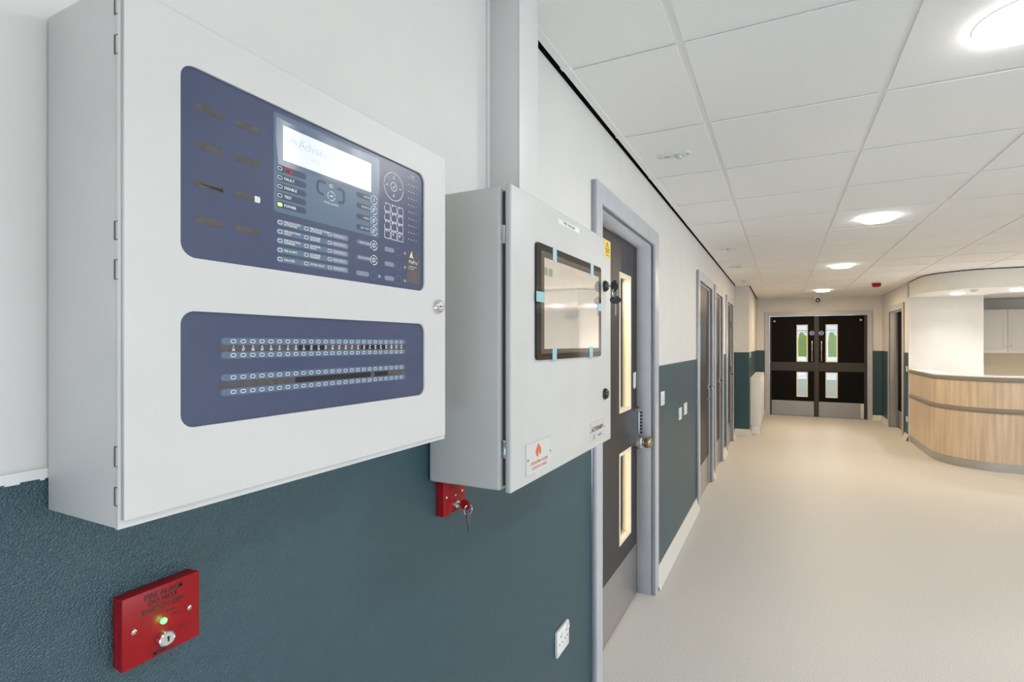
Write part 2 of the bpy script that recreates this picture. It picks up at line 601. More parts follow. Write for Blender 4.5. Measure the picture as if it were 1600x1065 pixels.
struct(box('wall_partition', RX, 2.515, 8.80, 8.92, 0, 2.10, M_wall), 'bright white partition standing behind the curved counter')
struct(box('wall_hall', 5.5, 5.62, -3.62, -1.9, 0, 2.46, M_wall), 'white hall wall out of the picture on the right')
struct(box('wall_hall_2', 5.5, 5.62, 3.1, 11.12, 0, 2.46, M_wall), 'white hall wall behind the reception')
struct(box('wall_hall_3', 5.5, 5.62, -1.9, 3.1, 0, 0.5, M_wall))
struct(box('wall_hall_4', 5.5, 5.62, -1.9, 3.1, 2.2, 2.46, M_wall))
pts = [(-0.83, 0), (5.62, 0), (5.62, 2.46), (-0.83, 2.46)]
struct(holed('wall_back', [pts, [(1.2, 0.06), (5.3, 0.06), (5.3, 2.1), (1.2, 2.1)]], 'y-', -3.5, -3.62, M_wall), 'white wall behind the photographer with a wide window')
struct(box('wall_back_2', -0.83, 0.95, -1.42, -1.30, 0.9, 2.46, M_wall), 'white stub wall behind the photographer')  # unseen blocker, added to keep window light off the panel side
w1 = struct(thing('window_1', 'wide aluminium window behind the photographer', 'window', (3.25, -3.56, 0.06)))
for x in (1.2, 2.56, 3.92, 5.26):
    box('mullion', x, x + 0.04, -3.59, -3.53, 0.06, 2.1, M_alum, w1)
for z in (0.06, 2.06):
    box('frame_rail', 1.2, 5.3, -3.59, -3.53, z, z + 0.04, M_alum, w1)
box('pane', 1.2, 5.3, -3.565, -3.555, 0.06, 2.1, M_glass, w1)
w2 = struct(thing('window_2', 'long aluminium window in the hall side', 'window', (5.56, 0.6, 0.5)))
for yv in (-1.9, -0.25, 1.4, 3.06):
    box('mullion', 5.53, 5.59, yv, yv + 0.04, 0.5, 2.2, M_alum, w2)
for z in (0.5, 2.16):
    box('frame_rail', 5.53, 5.59, -1.9, 3.1, z, z + 0.04, M_alum, w2)
box('pane', 5.555, 5.565, -1.9, 3.1, 0.5, 2.2, M_glass, w2)

# lobby past the double door
lob = struct(box('wall_lobby', -0.95, -0.83, 11.12, 14.5, 0, 2.46, M_wall), 'white lobby wall beyond the double door')
struct(box('wall_lobby_2', 2.6, 2.72, 11.12, 14.5, 0, 2.46, M_wall))
struct(holed('wall_lobby_3', [[(-0.95, 0), (2.72, 0), (2.72, 2.46), (-0.95, 2.46)], [(-0.4, 0.55), (1.6, 0.55), (1.6, 2.1), (-0.4, 2.1)]], 'y-', 14.1, 13.98, M_wall))
struct(box('ceiling_lobby', -0.95, 2.72, 11.12, 14.1, 2.40, 2.46, M_wall))
# store room behind the first door: only what its glass strips let through
struct(box('wall_store', -3.2, -3.08, 0.6, 4.6, 0, 2.46, mat('cream_store_paint', (0.84, 0.76, 0.62), 0.6)), 'cream wall of the lit room behind the first door')
struct(box('wall_store_2', -3.2, -0.83, 4.5, 4.6, 0, 2.46, MATS['cream_store_paint']))
struct(box('wall_store_3', -3.2, -0.83, 0.6, 0.7, 0, 2.46, MATS['cream_store_paint']))
struct(box('ceiling_store', -3.2, -0.83, 0.6, 4.6, 2.42, 2.46, M_wall))
area('store_lamp', (-1.6, 2.0, 2.38), (0, 0, 0), 0.9, 230, (1.0, 0.90, 0.74), 0.9)

# ------------------------------------------------------------------ suspended ceiling
ceil = struct(box('ceiling', -0.83, 5.62, -3.62, 11.12, 2.46, 2.50, M_gapshade), 'white suspended ceiling of square tiles in an exposed grid')
REC = 0.0055
box('grid_backing', -0.655, 5.5, -3.5, 8.35, ZC + REC + 0.0006, ZC + REC + 0.02, M_tee, ceil)
box('grid_backing', -0.453, 5.5, 8.35, 11.0, ZC + REC + 0.0006, ZC + REC + 0.02, M_tee, ceil)
TX0, TY0, TS = -0.290, 1.506, 0.6
for j in range(0, 10):
    x = TX0 + TS * j
    box('main_tee', x, x + 0.024, -3.5, 11.0, ZC + REC - 0.0012, ZC + REC, M_tee, ceil)
for i in range(-8, 16):
    yv = TY0 + TS * i
    box('cross_tee', -0.66 if yv < 8.3 else -0.45, 5.5, yv, yv + 0.024, ZC + REC - 0.0004, ZC + REC + 0.0004, M_tee, ceil)
tile_mesh = None
for j in range(-1, 10):
    for i in range(-8, 16):
        x0 = TX0 + TS * j + 0.024
        x1 = x0 + TS - 0.024
        y0 = TY0 + TS * i + 0.024
        y1 = y0 + TS - 0.024
        if x0 > 2.6 and y0 > 8.6:
            continue                      # above the reception office, out of sight
        full = True
        if j == -1:
            x0 = -0.626 if y0 < 8.2 else -0.43
            full = False
            if y0 < 8.2 < y1:
                y1 = 8.33
        if j == 9:
            x1 = 5.49
            full = False
        if i == 15:
            y1 = 10.975
            full = False
        if full:
            if tile_mesh is None:
                bm = bmesh.new()
                add_box(bm, -0.288, 0.288, -0.288, 0.288, 0, REC - 0.0014)
                tile_mesh = bpy.data.meshes.new('ceiling_tile')
                bmesh.ops.recalc_face_normals(bm, faces=bm.faces[:])
                bm.to_mesh(tile_mesh)
                bm.free()
                tile_mesh.materials.append(M_tile)
            o = bpy.data.objects.new('ceiling_tile', tile_mesh)
            C.objects.link(o)
            o.parent = ceil
            o.location = ((x0 + x1) / 2, (y0 + y1) / 2, ZC)
        else:
            box('ceiling_tile', x0, x1, y0, y1, ZC, ZC + REC - 0.0014, M_tile, ceil)
box('void_lining', XW, XW + 0.0012, -3.5, 8.34, ZC + 0.001, 2.459, M_gapshade, ceil)  # dark strips over the wall top; shade of the ceiling gap put into colour
box('void_lining', -0.47, -0.4688, 8.345, 10.99, ZC + 0.001, 2.459, M_gapshade, ceil)
box('edge_trim', -0.652, -0.625, -3.5, 8.33, ZC - 0.0015, ZC + REC, M_tee, ceil, label='white angle trim along the ceiling edge')
box('edge_trim', -0.452, -0.43, 8.33, 11.0, ZC - 0.0015, ZC + REC, M_tee, ceil)
box('edge_trim', -0.672, -0.43, 8.325, 8.349, ZC - 0.0015, ZC + REC, M_tee, ceil)
box('edge_trim', -0.47, 1.665, 10.976, 10.999, ZC - 0.0015, ZC + REC, M_tee, ceil)


def downlight(x, y, z, r, power, color, label, group, diffuser=None):
    t = thing('downlight', label, 'ceiling light', (x, y, z), group)
    lathe('trim_ring', [(r + 0.010, -0.001), (r + 0.010, 0.002), (r + 0.006, 0.004), (r, 0.004), (r - 0.004, 0.002)], (x, y, z), 'z-', M_white, t, 40)
    lathe('diffuser', [(r, 0.002), (r, 0.012), (r * 0.97, 0.019), (r * 0.85, 0.026), (r * 0.5, 0.0305), (0, 0.032)] if r > 0.1 else [(r, 0.002), (r, 0.010), (r * 0.96, 0.0135), (r * 0.6, 0.016), (0, 0.0165)], (x, y, z), 'z-', diffuser or M_diff, t, 40)
    L = area('downlight_lamp', (0, 0, -0.036 if r > 0.1 else -0.02), (0, 0, 0), r * 1.8, power, color, shape='DISK')
    L.parent = t
    if r < 0.1:
        L.data.spread = math.radians(115)
    return t


POW = 6.4
for k, (yv, lab, col, pw) in enumerate(((1.806, 'large round lit downlight cut by the top right corner', NEUT, 1.05),
                                    (4.206, 'second nearest round downlight in the corridor ceiling', (1.0, 0.94, 0.86), 0.42),
                                    (6.606, 'third round downlight along the corridor ceiling', (1.0, 0.78, 0.50), 2.6),
                                    (9.50, 'smallest round downlight, just before the far double door', (1.0, 0.76, 0.48), 2.9))):
    downlight(0.61, yv, ZC, 0.108, POW * pw, col, lab, 'corridor ceiling downlights')
for k, (x, yv) in enumerate(((3.61, 1.806), (3.61, 4.206), (0.61, -0.594), (3.61, -0.594), (3.61, 6.306))):
    downlight(x, yv, ZC, 0.108, POW * (1.2, 0.6, 0.35, 0.5, 2.1)[k], NEUT if k < 4 else (1.0, 0.88, 0.72), ['round downlight over the hall right of the picture', 'round downlight over the hall before the reception',
              'round downlight overhead behind the photographer', 'round downlight over the hall behind the photographer',
              'round downlight over the floor just in front of the reception'][k], 'hall ceiling downlights')  # the last one is an added lamp that lights the oak counter

# ------------------------------------------------------------------ reception: bulkhead, counter, cupboards


def arc_pts(cx, cy, r, a0, a1, n):
    return [(cx + r * math.cos(math.radians(a0 + (a1 - a0) * k / n)), cy + r * math.sin(math.radians(a0 + (a1 - a0) * k / n))) for k in range(n + 1)]


outer = [(RX, 8.7985), (RX, 8.5)] + arc_pts(2.265, 8.195, 0.6, 180, 270, 18) + [(3.2, 7.593), (5.5, 7.593)]
inner = [(5.5, 8.50), (2.70, 8.50)] + [(2.60, 8.515), (2.545, 8.57), (2.515, 8.68), (2.515, 8.7985)]
bm = bmesh.new()
ring = outer + inner
poly_prism(bm, ring, 'z+', 2.085, 2.302)
bulk = struct(obj('wall_bulkhead', bm, M_wall_lit, smooth=True), 'white curved bulkhead hanging over the reception counter')
struct(box('ceiling_office', RX + 0.15, 5.5, 8.45, 11.0, 2.18, 2.20, M_wall), 'plain white ceiling inside the reception')
bm = bmesh.new()
for a, b in zip(outer, outer[1:]):
    d = (Vector(b) - Vector(a)).normalized()
    n = Vector((d.y, -d.x)) * -0.001
    bm.faces.new([bm.verts.new(v) for v in ((a[0] + n.x, a[1] + n.y, 2.302), (b[0] + n.x, b[1] + n.y, 2.302), (b[0] + n.x, b[1] + n.y, 2.3128), (a[0] + n.x, a[1] + n.y, 2.3128))])
obj('shadow_gap', bm, M_gapshade, bulk, 'dark shadow gap above the bulkhead')  # black sheet standing in for the shade between bulkhead and ceiling

lab = ['round downlight in the bulkhead soffit beside the white partition', 'round downlight in the soffit at the right edge of the picture',
       'soffit downlight over the counter beyond the right edge', 'soffit downlight over the far end of the counter']
for k, (x, yv, p) in enumerate(((2.09, 8.25, 2.3), (2.63, 8.02, 3.2), (3.5, 8.03, 8), (4.5, 8.03, 8))):  # the last two are unseen, added for light and screen reflections
    downlight(x, yv, 2.085, 0.075, p, (1.0, 0.985, 0.96), lab[k], 'reception soffit downlights')
t = thing('smoke_detector', 'small white detector on the soffit between the two reception downlights', 'smoke detector', (2.14, 7.80, 2.085))
lathe('base', [(0.045, 0), (0.045, 0.01), (0.038, 0.013)], (2.14, 7.80, 2.085), 'z-', M_white, t, 20)
lathe('chamber', [(0.036, 0.012), (0.034, 0.03), (0.02, 0.036), (0, 0.037)], (2.14, 7.80, 2.085), 'z-', M_white, t, 20)

cpath = [(1.672, 8.79), (1.672, 8.4)] + arc_pts(2.272, 7.712, 0.6, 180, 270, 22) + [(3.2, 7.112), (4.4, 7.112), (5.48, 7.112)]


def offset(path, d):
    out = []
    for i, p in enumerate(path):
        p = Vector(p)
        a = Vector(path[max(i - 1, 0)])
        b = Vector(path[min(i + 1, len(path) - 1)])
        t_ = (b - a).normalized()
        out.append((p.x - t_.y * d, p.y + t_.x * d))
    return out


def sweep(name, d0, d1, z0, z1, m, parent, label=None, bev=0.0):
    A, B = offset(cpath, d0), offset(cpath, d1)
    bm = bmesh.new()
    if bev:
        prof = lambda a, b: [(a[0] + (b[0] - a[0]) * bev, a[1] + (b[1] - a[1]) * bev, z0), (*a, z0 + 0.006), (*a, z1 - 0.006), (a[0] + (b[0] - a[0]) * bev, a[1] + (b[1] - a[1]) * bev, z1), (*b, z1), (*b, z0)]
    else:
        prof = lambda a, b: [(*a, z0), (*a, z1), (*b, z1), (*b, z0)]
    rings = [[bm.verts.new(v) for v in prof(a, b)] for a, b in zip(A, B)]
    n = len(rings[0])
    for p, q in zip(rings, rings[1:]):
        for k in range(n):
            bm.faces.new((p[k], p[(k + 1) % n], q[(k + 1) % n], q[k]))
    bm.faces.new(rings[0])
    bm.faces.new(list(reversed(rings[-1])))
    return obj(name, bm, m, parent, label, smooth=True)


ctr = thing('reception_counter', 'curved pale oak reception counter with taupe bands and a steel plinth', 'counter', (1.672, 8.79, 0))
sweep('plinth', 0.006, 0.05, 0.0, 0.100, M_steel, ctr, 'brushed steel plinth')
sweep('lower_panel', 0.0, 0.03, 0.101, 0.646, M_oak, ctr, 'pale oak panel')
sweep('middle_band', -0.010, 0.03, 0.648, 0.698, M_band, ctr, 'taupe band', 0.1)
sweep('upper_panel', 0.0, 0.03, 0.700, 0.996, M_oak, ctr, 'pale oak panel')
sweep('worktop_edge', -0.012, 0.03, 0.998, 1.044, M_band, ctr, 'taupe edge of the worktop', 0.1)
sweep('worktop', -0.008, 0.24, 1.0445, 1.054, M_top, ctr, 'white worktop')

sweep('desk_top', 0.245, 0.85, 0.715, 0.74, M_top, ctr, 'white desk behind the counter')  # unseen reflector, added to throw downlight back up to the soffit
for k, (x, yv) in enumerate(((3.5, 9.45), (4.7, 9.45))):  # added fill lamps that brighten the cupboards and splashback
    downlight(x, yv, 2.18, 0.075, 9, (1.0, 0.93, 0.84), ['round downlight in the reception office ceiling, nearer one', 'round downlight in the reception office ceiling, farther one'][k], 'reception office downlights')
cup = thing('wall_cupboard', 'white double-door wall cupboard on the back wall of the reception', 'cupboard', (3.366, 10.84, 1.265))
CX0, CX1, CY, CZ0, CZ1 = 2.93, 3.80, 10.68, 1.265, 1.985
box('carcass', CX0, CX1, CY + 0.02, 10.998, CZ0, CZ1, M_cup, cup)
for a, b, kx in ((CX0 + 0.002, 3.364, 3.335), (3.369, CX1 - 0.002, 3.398)):
    d = box('door', a, b, CY, CY + 0.019, CZ0 + 0.002, CZ1 - 0.002, M_cup, cup, 0.002)
    for r in ((a + 0.05, b - 0.05, CZ0 + 0.06, CZ0 + 0.068), (a + 0.05, b - 0.05, CZ1 - 0.068, CZ1 - 0.06), (a + 0.05, a + 0.058, CZ0 + 0.068, CZ1 - 0.068), (b - 0.058, b - 0.05, CZ0 + 0.068, CZ1 - 0.068)):
        box('bead', r[0], r[1], CY - 0.004, CY, r[2], r[3], M_cup, d)
    lathe('knob', [(0.006, 0), (0.006, 0.014), (0.013, 0.018), (0.013, 0.024), (0, 0.027)], (kx, CY, 1.375), 'y-', M_knob, d, 12)
cp2 = thing('wall_cupboard', 'white single wall cupboard left of the double one, behind the partition', 'cupboard', (2.6, 10.84, 1.265))
box('carcass', 2.40, 2.925, CY + 0.02, 10.998, CZ0, CZ1, M_cup, cp2)
box('door', 2.402, 2.923, CY, CY + 0.019, CZ0 + 0.002, CZ1 - 0.002, M_cup, cp2, 0.002)
struct(box('trim_1', 1.85, 5.5, 10.985, 10.999, 0.9, 1.262, M_splash), 'beige splashback under the reception wall cupboards')

# ------------------------------------------------------------------ doors on the left wall
NAMES = ['near dark grey door with two glass strips and a keypad lock', 'dark grey door second along the left wall',
         'narrow dark grey door third along the left wall', 'dark grey door last along the left wall before the boxed corner']


def lever(parent, x, y, z, into=-1, m=None):
    """lever handle on the +x face of a leaf; the lever runs along y in direction into"""
    m = m or M_chrome
    h = lathe('handle_rose', [(0.025, 0), (0.025, 0.006), (0.021, 0.009), (0, 0.009)], (x, y, z), 'x+', m, parent, 20, 'polished lever handle')
    tube('lever', [(x + 0.005, y, z), (x + 0.045, y, z), (x + 0.055, y + 0.006 * into, z), (x + 0.058, y + 0.02 * into, z), (x + 0.058, y + 0.12 * into, z), (x + 0.050, y + 0.128 * into, z)], 0.009, m, h, 10)
    return h


for k, (a, b) in enumerate(DOORS):
    t = struct(thing('door_%d' % (k + 1), NAMES[k], 'door', (XW, (a + b) / 2, 0)))
    arch = [(a, 0.0), (a, TOPO), (b, TOPO), (b, 0.0), (b - ARCH - 0.012, 0.0), (b - ARCH - 0.012, TOPI), (a + ARCH, TOPI), (a + ARCH, 0.0)]
    holed('architrave', [arch], 'x+', XW + 0.0005, XA, M_frame, t, 'pale grey painted architrave')
    ja, jb = a + ARCH + 0.006, b - ARCH - 0.018
    lin_ = [(ja - 0.03, 0), (ja - 0.03, TOPI + 0.024), (jb + 0.03, TOPI + 0.024), (jb + 0.03, 0), (jb, 0), (jb, TOPI - 0.008), (ja, TOPI - 0.008), (ja, 0)]
    holed('door_lining', [lin_], 'x+', -0.83, -0.674, M_frame, t, 'pale grey door lining')
    ya, yb = ja + 0.003, jb - 0.003
    ztop = TOPI - 0.012
    LEAFX = -0.755 if k == 0 else -0.688
    if k == 0:
        G = [(2.475, 2.690, 1.063, 1.787), (2.475, 2.690, 0.387, 0.858)]
        leaf = holed('door_leaf', [[(ya, 0.006), (yb, 0.006), (yb, ztop), (ya, ztop)]] + [[(g[0], g[2]), (g[1], g[2]), (g[1], g[3]), (g[0], g[3])] for g in G], 'x+', -0.80, LEAFX, M_leaf, t, 'dark grey laminate door leaf')
        for g in G:
            bm = bmesh.new()
            for r in ((g[0], g[0] + 0.016, g[2], g[3]), (g[1] - 0.016, g[1], g[2], g[3]), (g[0] + 0.016, g[1] - 0.016, g[2], g[2] + 0.016), (g[0] + 0.016, g[1] - 0.016, g[3] - 0.016, g[3])):
                add_box(bm, -0.799, LEAFX + 0.003, *r)
            obj('glazing_bead', bm, M_bead, leaf, 'pale timber glazing bead')
            box('pane', -0.779, -0.774, g[0] + 0.016, g[1] - 0.016, g[2] + 0.016, g[3] - 0.016, M_glass, leaf)
        # push-button lock
        ky, kz = 2.772, 0.832
        body = plate('keypad_lock', rrect(ky - 0.024, ky + 0.024, kz, kz + 0.236, 0.022, 6), 'x+', LEAFX, LEAFX + 0.030, M_satin, t, 'satin push-button lock body')
        plate('lock_cover', rrect(ky - 0.019, ky + 0.019, kz + 0.075, kz + 0.222, 0.016, 6), 'x+', LEAFX + 0.030, LEAFX + 0.036, M_chrome, body)
        for q in range(7):
            for sy in (-0.008, 0.009):
                lathe('push_button', [(0.0048, 0), (0.0048, 0.006), (0, 0.007)], (LEAFX + 0.036, ky + sy, kz + 0.092 + 0.0185 * q), 'x+', M_black, body, 10)
        box('lower_housing', LEAFX + 0.0005, LEAFX + 0.050, ky - 0.0235, ky + 0.0235, kz + 0.002, kz + 0.068, M_satin, body, 0.012, seg=3)
        lathe('spindle_boss', [(0.017, 0), (0.017, 0.02), (0.012, 0.03), (0.012, 0.045)], (LEAFX + 0.030, ky, kz + 0.038), 'x+', M_satin, body, 18)
        bm = bmesh.new()
        add_box(bm, LEAFX + 0.056, LEAFX + 0.098, ky - 0.030, ky + 0.036, kz + 0.010, kz + 0.066, 0.015, 4)
        obj('turn_knob', bm, M_brass, body, 'worn brass turn knob', smooth=True)
        # paper tag by the glass
        tg = plate('paper_notice', [(2.738, 1.178), (2.770, 1.165), (2.792, 1.180), (2.792, 1.262), (2.738, 1.256)], 'x+', LEAFX + 0.0005, LEAFX + 0.0022, M_white, t, 'torn white paper notice')
    else:
        leaf = box('door_leaf', LEAFX - 0.045, LEAFX, ya, yb, 0.006, ztop, M_leaf, t, label='dark grey laminate door leaf')
        if k == 3:
            lever(t, LEAFX, yb - 0.09, 0.985, -1, M_satin)
        else:
            lever(t, LEAFX, yb - 0.08, 0.985, -1)
            lathe('thumb_turn', [(0.017, 0), (0.017, 0.005), (0.008, 0.006), (0.008, 0.02), (0, 0.021)], (LEAFX, yb - 0.08, 0.86), 'x+', M_chrome, t, 14)
        if k == 3:
            for hz in (0.25, 1.05, 1.70):
                tube('hinge', [(LEAFX + 0.006, yb + 0.004, hz - 0.05), (LEAFX + 0.006, yb + 0.004, hz + 0.05)], 0.007, M_satin, t, 8)
    box('kick_plate', LEAFX, LEAFX + 0.0015, ya + 0.012, yb - 0.012, 0.010, 0.288, M_steel, t, label='brushed steel kick plate')

# ------------------------------------------------------------------ far double door (door_5) and right-hand door (door_6)
d5 = struct(thing('door_5', 'dark double door with glass strips, pull handles and steel kick plates at the corridor end', 'door', (0.6, 11.0, 0)))
arch = [(EX0, 0), (EX0, TOPO - 0.008), (EX1, TOPO - 0.008), (EX1, 0), (EX1 - 0.075, 0), (EX1 - 0.075, 1.967), (EX0 + 0.085, 1.967), (EX0 + 0.085, 0)]
holed('architrave', [arch], 'y-', 10.9995, 10.976, M_frame, d5, 'grey painted architrave')
holed('door_lining', [[(EX0 + 0.06, 0), (EX0 + 0.06, 1.985), (EX1 - 0.055, 1.985), (EX1 - 0.055, 0), (EX1 - 0.078, 0), (EX1 - 0.078, 1.963), (EX0 + 0.088, 1.963), (EX0 + 0.088, 0)]], 'y-', 11.12, 10.998, M_frame, d5)
LY = 11.012
for side, (a, b, g0, g1) in enumerate(((EX0 + 0.092, 0.6035, 0.250, 0.447), (0.6045, EX1 - 0.082, 0.752, 0.955))):
    G = [(g0, g1, 1.066, 1.790), (g0, g1, 0.382, 0.870)]
    leaf = holed('door_leaf', [[(a, 0.006), (b, 0.006), (b, 1.958), (a, 1.958)]] + [[(g[0], g[2]), (g[1], g[2]), (g[1], g[3]), (g[0], g[3])] for g in G], 'y-', LY + 0.05, LY, M_leaf2, d5, 'black laminate door leaf')
    for g in G:
        bm = bmesh.new()
        for r in ((g[0], g[0] + 0.018, g[2], g[3]), (g[1] - 0.018, g[1], g[2], g[3]), (g[0] + 0.018, g[1] - 0.018, g[2], g[2] + 0.018), (g[0] + 0.018, g[1] - 0.018, g[3] - 0.018, g[3])):
            add_box(bm, r[0], r[1], LY - 0.004, LY + 0.049, r[2], r[3])
        obj('glazing_bead', bm, M_bead, leaf, 'pale timber glazing bead')
        box('pane', g[0] + 0.018, g[1] - 0.018, LY + 0.022, LY + 0.027, g[2] + 0.018, g[3] - 0.018, M_glass, leaf)
    st = (a, a + 0.030) if side == 0 else (b - 0.045, b)
    box('edge_stile', st[0], st[1], LY - 0.003, LY, 0.006, 1.958, M_rail, leaf, label='grey edge strip')
    st = (b - 0.045, b) if side == 0 else (a, a + 0.035)
    box('edge_stile', st[0], st[1], LY - 0.003, LY, 0.006, 1.958, M_rail, leaf)
    box('middle_rail', a + 0.031, b - 0.046, LY - 0.003, LY, 0.888, 1.058, M_rail, leaf, label='grey protection rail')
    box('kick_plate', a + 0.035, b - 0.05, LY - 0.0045, LY - 0.003, 0.012, 0.300, M_steel_dim, d5, label='brushed steel kick plate')
    if side == 1:
        box('floor_stop_plate', b - 0.105, b - 0.052, LY - 0.007, LY - 0.0046, 0.014, 0.296, M_chrome, d5, label='bright steel end plate')
    hx = b - 0.085 if side == 0 else a + 0.075
    tube('pull_handle', [(hx, LY, 1.09), (hx, LY - 0.045, 1.09), (hx, LY - 0.05, 1.10), (hx, LY - 0.05, 1.455), (hx, LY - 0.045, 1.465), (hx, LY, 1.465)], 0.0095, M_chrome, leaf, 10, label='polished pull bar')
    sx_ = hx
    disc = lathe('door_sign', [(0.045, 0), (0.045, 0.0015), (0, 0.0015)], (sx_, LY, 1.625), 'y-', M_blue, leaf, 28, 'blue round fire door sign')
    bm = bmesh.new()
    add_ring(bm, ellipse(sx_, 1.625, 0.040), ellipse(sx_, 1.625, 0.0365), 'y-', LY - 0.0022)
    for q, s in enumerate(('Fire door', 'keep shut')):
        add_text(bm, s, 0.0165, sx_, 1.634 - 0.018 * q, LY - 0.0022, 'y-', 'CENTER')
    obj('sign_lettering', bm, M_print, leaf)
    mx = a + 0.085 if side == 0 else b - 0.10
    lathe('hold_open_magnet', [(0.022, 0), (0.022, 0.012), (0.014, 0.02), (0, 0.021)], (mx, LY, 1.865), 'y-', M_satin, leaf, 16)

box('meeting_strip', 0.592, 0.616, LY - 0.006, LY - 0.0031, 0.01, 1.956, M_gasket, d5, label='dark meeting strip')
d6 = struct(thing('door_6', 'dark door set back in the right-hand wall beside the counter', 'door', (RX, 9.7, 0)))
arch = [(-RD0, 0), (-RD0, TOPO - 0.01), (-RD1, TOPO - 0.01), (-RD1, 0), (-RD1 + 0.075, 0), (-RD1 + 0.075, 1.955), (-RD0 - 0.075, 1.955), (-RD0 - 0.075, 0)]
holed('architrave', [arch], 'x-', RX - 0.0005, RX - 0.024, M_frame, d6, 'grey painted architrave')
holed('door_lining', [[(-RD0 - 0.05, 0), (-RD0 - 0.05, 1.98), (-RD1 + 0.05, 1.98), (-RD1 + 0.05, 0), (-RD1 + 0.082, 0), (-RD1 + 0.082, 1.948), (-RD0 - 0.082, 1.948), (-RD0 - 0.082, 0)]], 'x-', 1.83, RX + 0.001, M_frame, d6)
box('door_leaf', 1.775, 1.815, RD0 + 0.085, RD1 - 0.085, 0.006, 1.943, M_leaf2, d6, label='black laminate door leaf')
box('kick_plate', 1.7735, 1.775, RD0 + 0.1, RD1 - 0.1, 0.012, 0.30, M_steel, d6, label='brushed steel kick plate')
h = lathe('handle_rose', [(0.025, 0), (0.025, 0.008), (0, 0.009)], (1.775, RD0 + 0.16, 0.98), 'x-', M_chrome, d6, 18)
tube('lever', [(1.772, RD0 + 0.16, 0.98), (1.73, RD0 + 0.16, 0.98), (1.725, RD0 + 0.18, 0.98), (1.725, RD0 + 0.28, 0.98)], 0.009, M_chrome, h, 8)

# ------------------------------------------------------------------ fire alarm panel
PX = -0.5333
P0, P1, Z0, Z1 = 0.2467, 0.7260, 1.2535, 1.7470
fp = thing('fire_alarm_panel', 'large pale grey fire alarm panel with dark blue windows on the left wall', 'control panel', (XW, (P0 + P1) / 2, Z0))
box('enclosure', XW + 0.004, -0.5445, P0, P1 - 0.004, Z0, Z1, M_encl, fp, 0.002, 'pale grey steel enclosure')
U0, U1, UZ0, UZ1 = 0.2950, 0.6646, 1.5055, 1.6970
L0, L1, LZ0, LZ1 = 0.2950, 0.6646, 1.3365, 1.4525
# door: a chamfered tray plus a holed face plate
f0, f1, fz0, fz1 = P0 + 0.002, P1 - 0.0065, Z0 + 0.0085, Z1 - 0.0065
bm = bmesh.new()
vs = []
for (xx, a, b, c, d) in ((-0.5438, P0, P1, Z0, Z1), (-0.5395, P0, P1, Z0, Z1), (PX - 0.0055, f0, f1, fz0, fz1)):
    vs.append([bm.verts.new((xx, u, v)) for u, v in ((a, c), (b, c), (b, d), (a, d))])
for A, B in zip(vs, vs[1:]):
    for k in range(4):
        bm.faces.new((A[k], A[(k + 1) % 4], B[(k + 1) % 4], B[k]))
bm.faces.new(vs[0])
bm.faces.new(vs[2])
door = obj('panel_door', bm, M_encl, fp, 'pale grey hinged front door')
holed('door_face', [[(f0, fz0), (f1, fz0), (f1, fz1), (f0, fz1)], rrect(U0, U1, UZ0, UZ1, 0.0145, 8), rrect(L0, L1, LZ0, LZ1, 0.0135, 8)], 'x+', PX - 0.0055, PX, M_encl, door)
GX = PX - 0.0036    # membrane surface
cw = plate('control_window', rrect(U0 - 0.001, U1 + 0.001, UZ0 - 0.001, UZ1 + 0.001, 0.0145, 8), 'x+', PX - 0.0053, GX, M_indigo, fp, 'dark blue control window with buttons, lamps and a lit screen')
zw = plate('zone_window', rrect(L0 - 0.001, L1 + 0.001, LZ0 - 0.001, LZ1 + 0.001, 0.0135, 8), 'x+', PX - 0.0053, GX, M_indigo, fp, 'dark blue zone lamp window')
E1 = GX + 0.0002
E2 = GX + 0.0004
E3 = GX + 0.0006
E4 = GX + 0.0008


def flat(name, pts, w, m, parent, label=None):
    bm = bmesh.new()
    add_flat(bm, pts, 'x+', w)
    return obj(name, bm, m, parent, label)


# eight label slots
for r, zc in enumerate((1.6595, 1.6220, 1.5822, 1.5452)):
    for cI, uc in enumerate((0.3242, 0.3655)):
        flat('label_slot', rrect(uc - 0.0150, uc + 0.0150, zc - 0.0037, zc + 0.0037, 0.0036, 4), E1, M_slot, cw, 'brown-grey label slot')
        if (r, cI) == (2, 0):
            flat('paper_label', [(uc - 0.013, zc + 0.0005), (uc + 0.014, zc + 0.0005), (uc + 0.014, zc - 0.0028)], E2, M_slotd, cw, 'dark curled paper edge')
        if (r, cI) == (2, 1):
            flat('paper_label', [(uc + 0.0078, zc - 0.0036), (uc + 0.0135, zc - 0.0036), (uc + 0.0145, zc - 0.0015), (uc + 0.0145, zc + 0.0015), (uc + 0.0135, zc + 0.0034), (uc + 0.0078, zc + 0.0034)], E2, M_white, cw, 'white paper end showing in the slot')
# slate blue field behind the screen
flat('screen_surround', rrect(0.3964, 0.5645, 1.5743, 1.6905, 0.004, 4), E1, M_slate, cw, 'slate blue field')
scr = flat('display_screen', [(0.4085, 1.6373), (0.5488, 1.6373), (0.5488, 1.6782), (0.4085, 1.6782)], E3, M_lcd, cw, 'lit white display screen')
bm = bmesh.new()
add_text(bm, 'Advanced', 0.0155, 0.4290, 1.6635, E4, sx=0.98)
add_text(bm, 'Friday 7 May', 0.0052, 0.4480, 1.6500, E4)
add_flat(bm, ellipse(0.4135, 1.6655, 0.0022, 0.003, 10), 'x+', E4)
add_arc(bm, 0.4215, 1.6612, 0.0045, 0.0022, -10, 190, 'x+', E4, 8)
obj('screen_lettering', bm, M_lcdtext, cw, 'faint pale blue lettering on the screen')
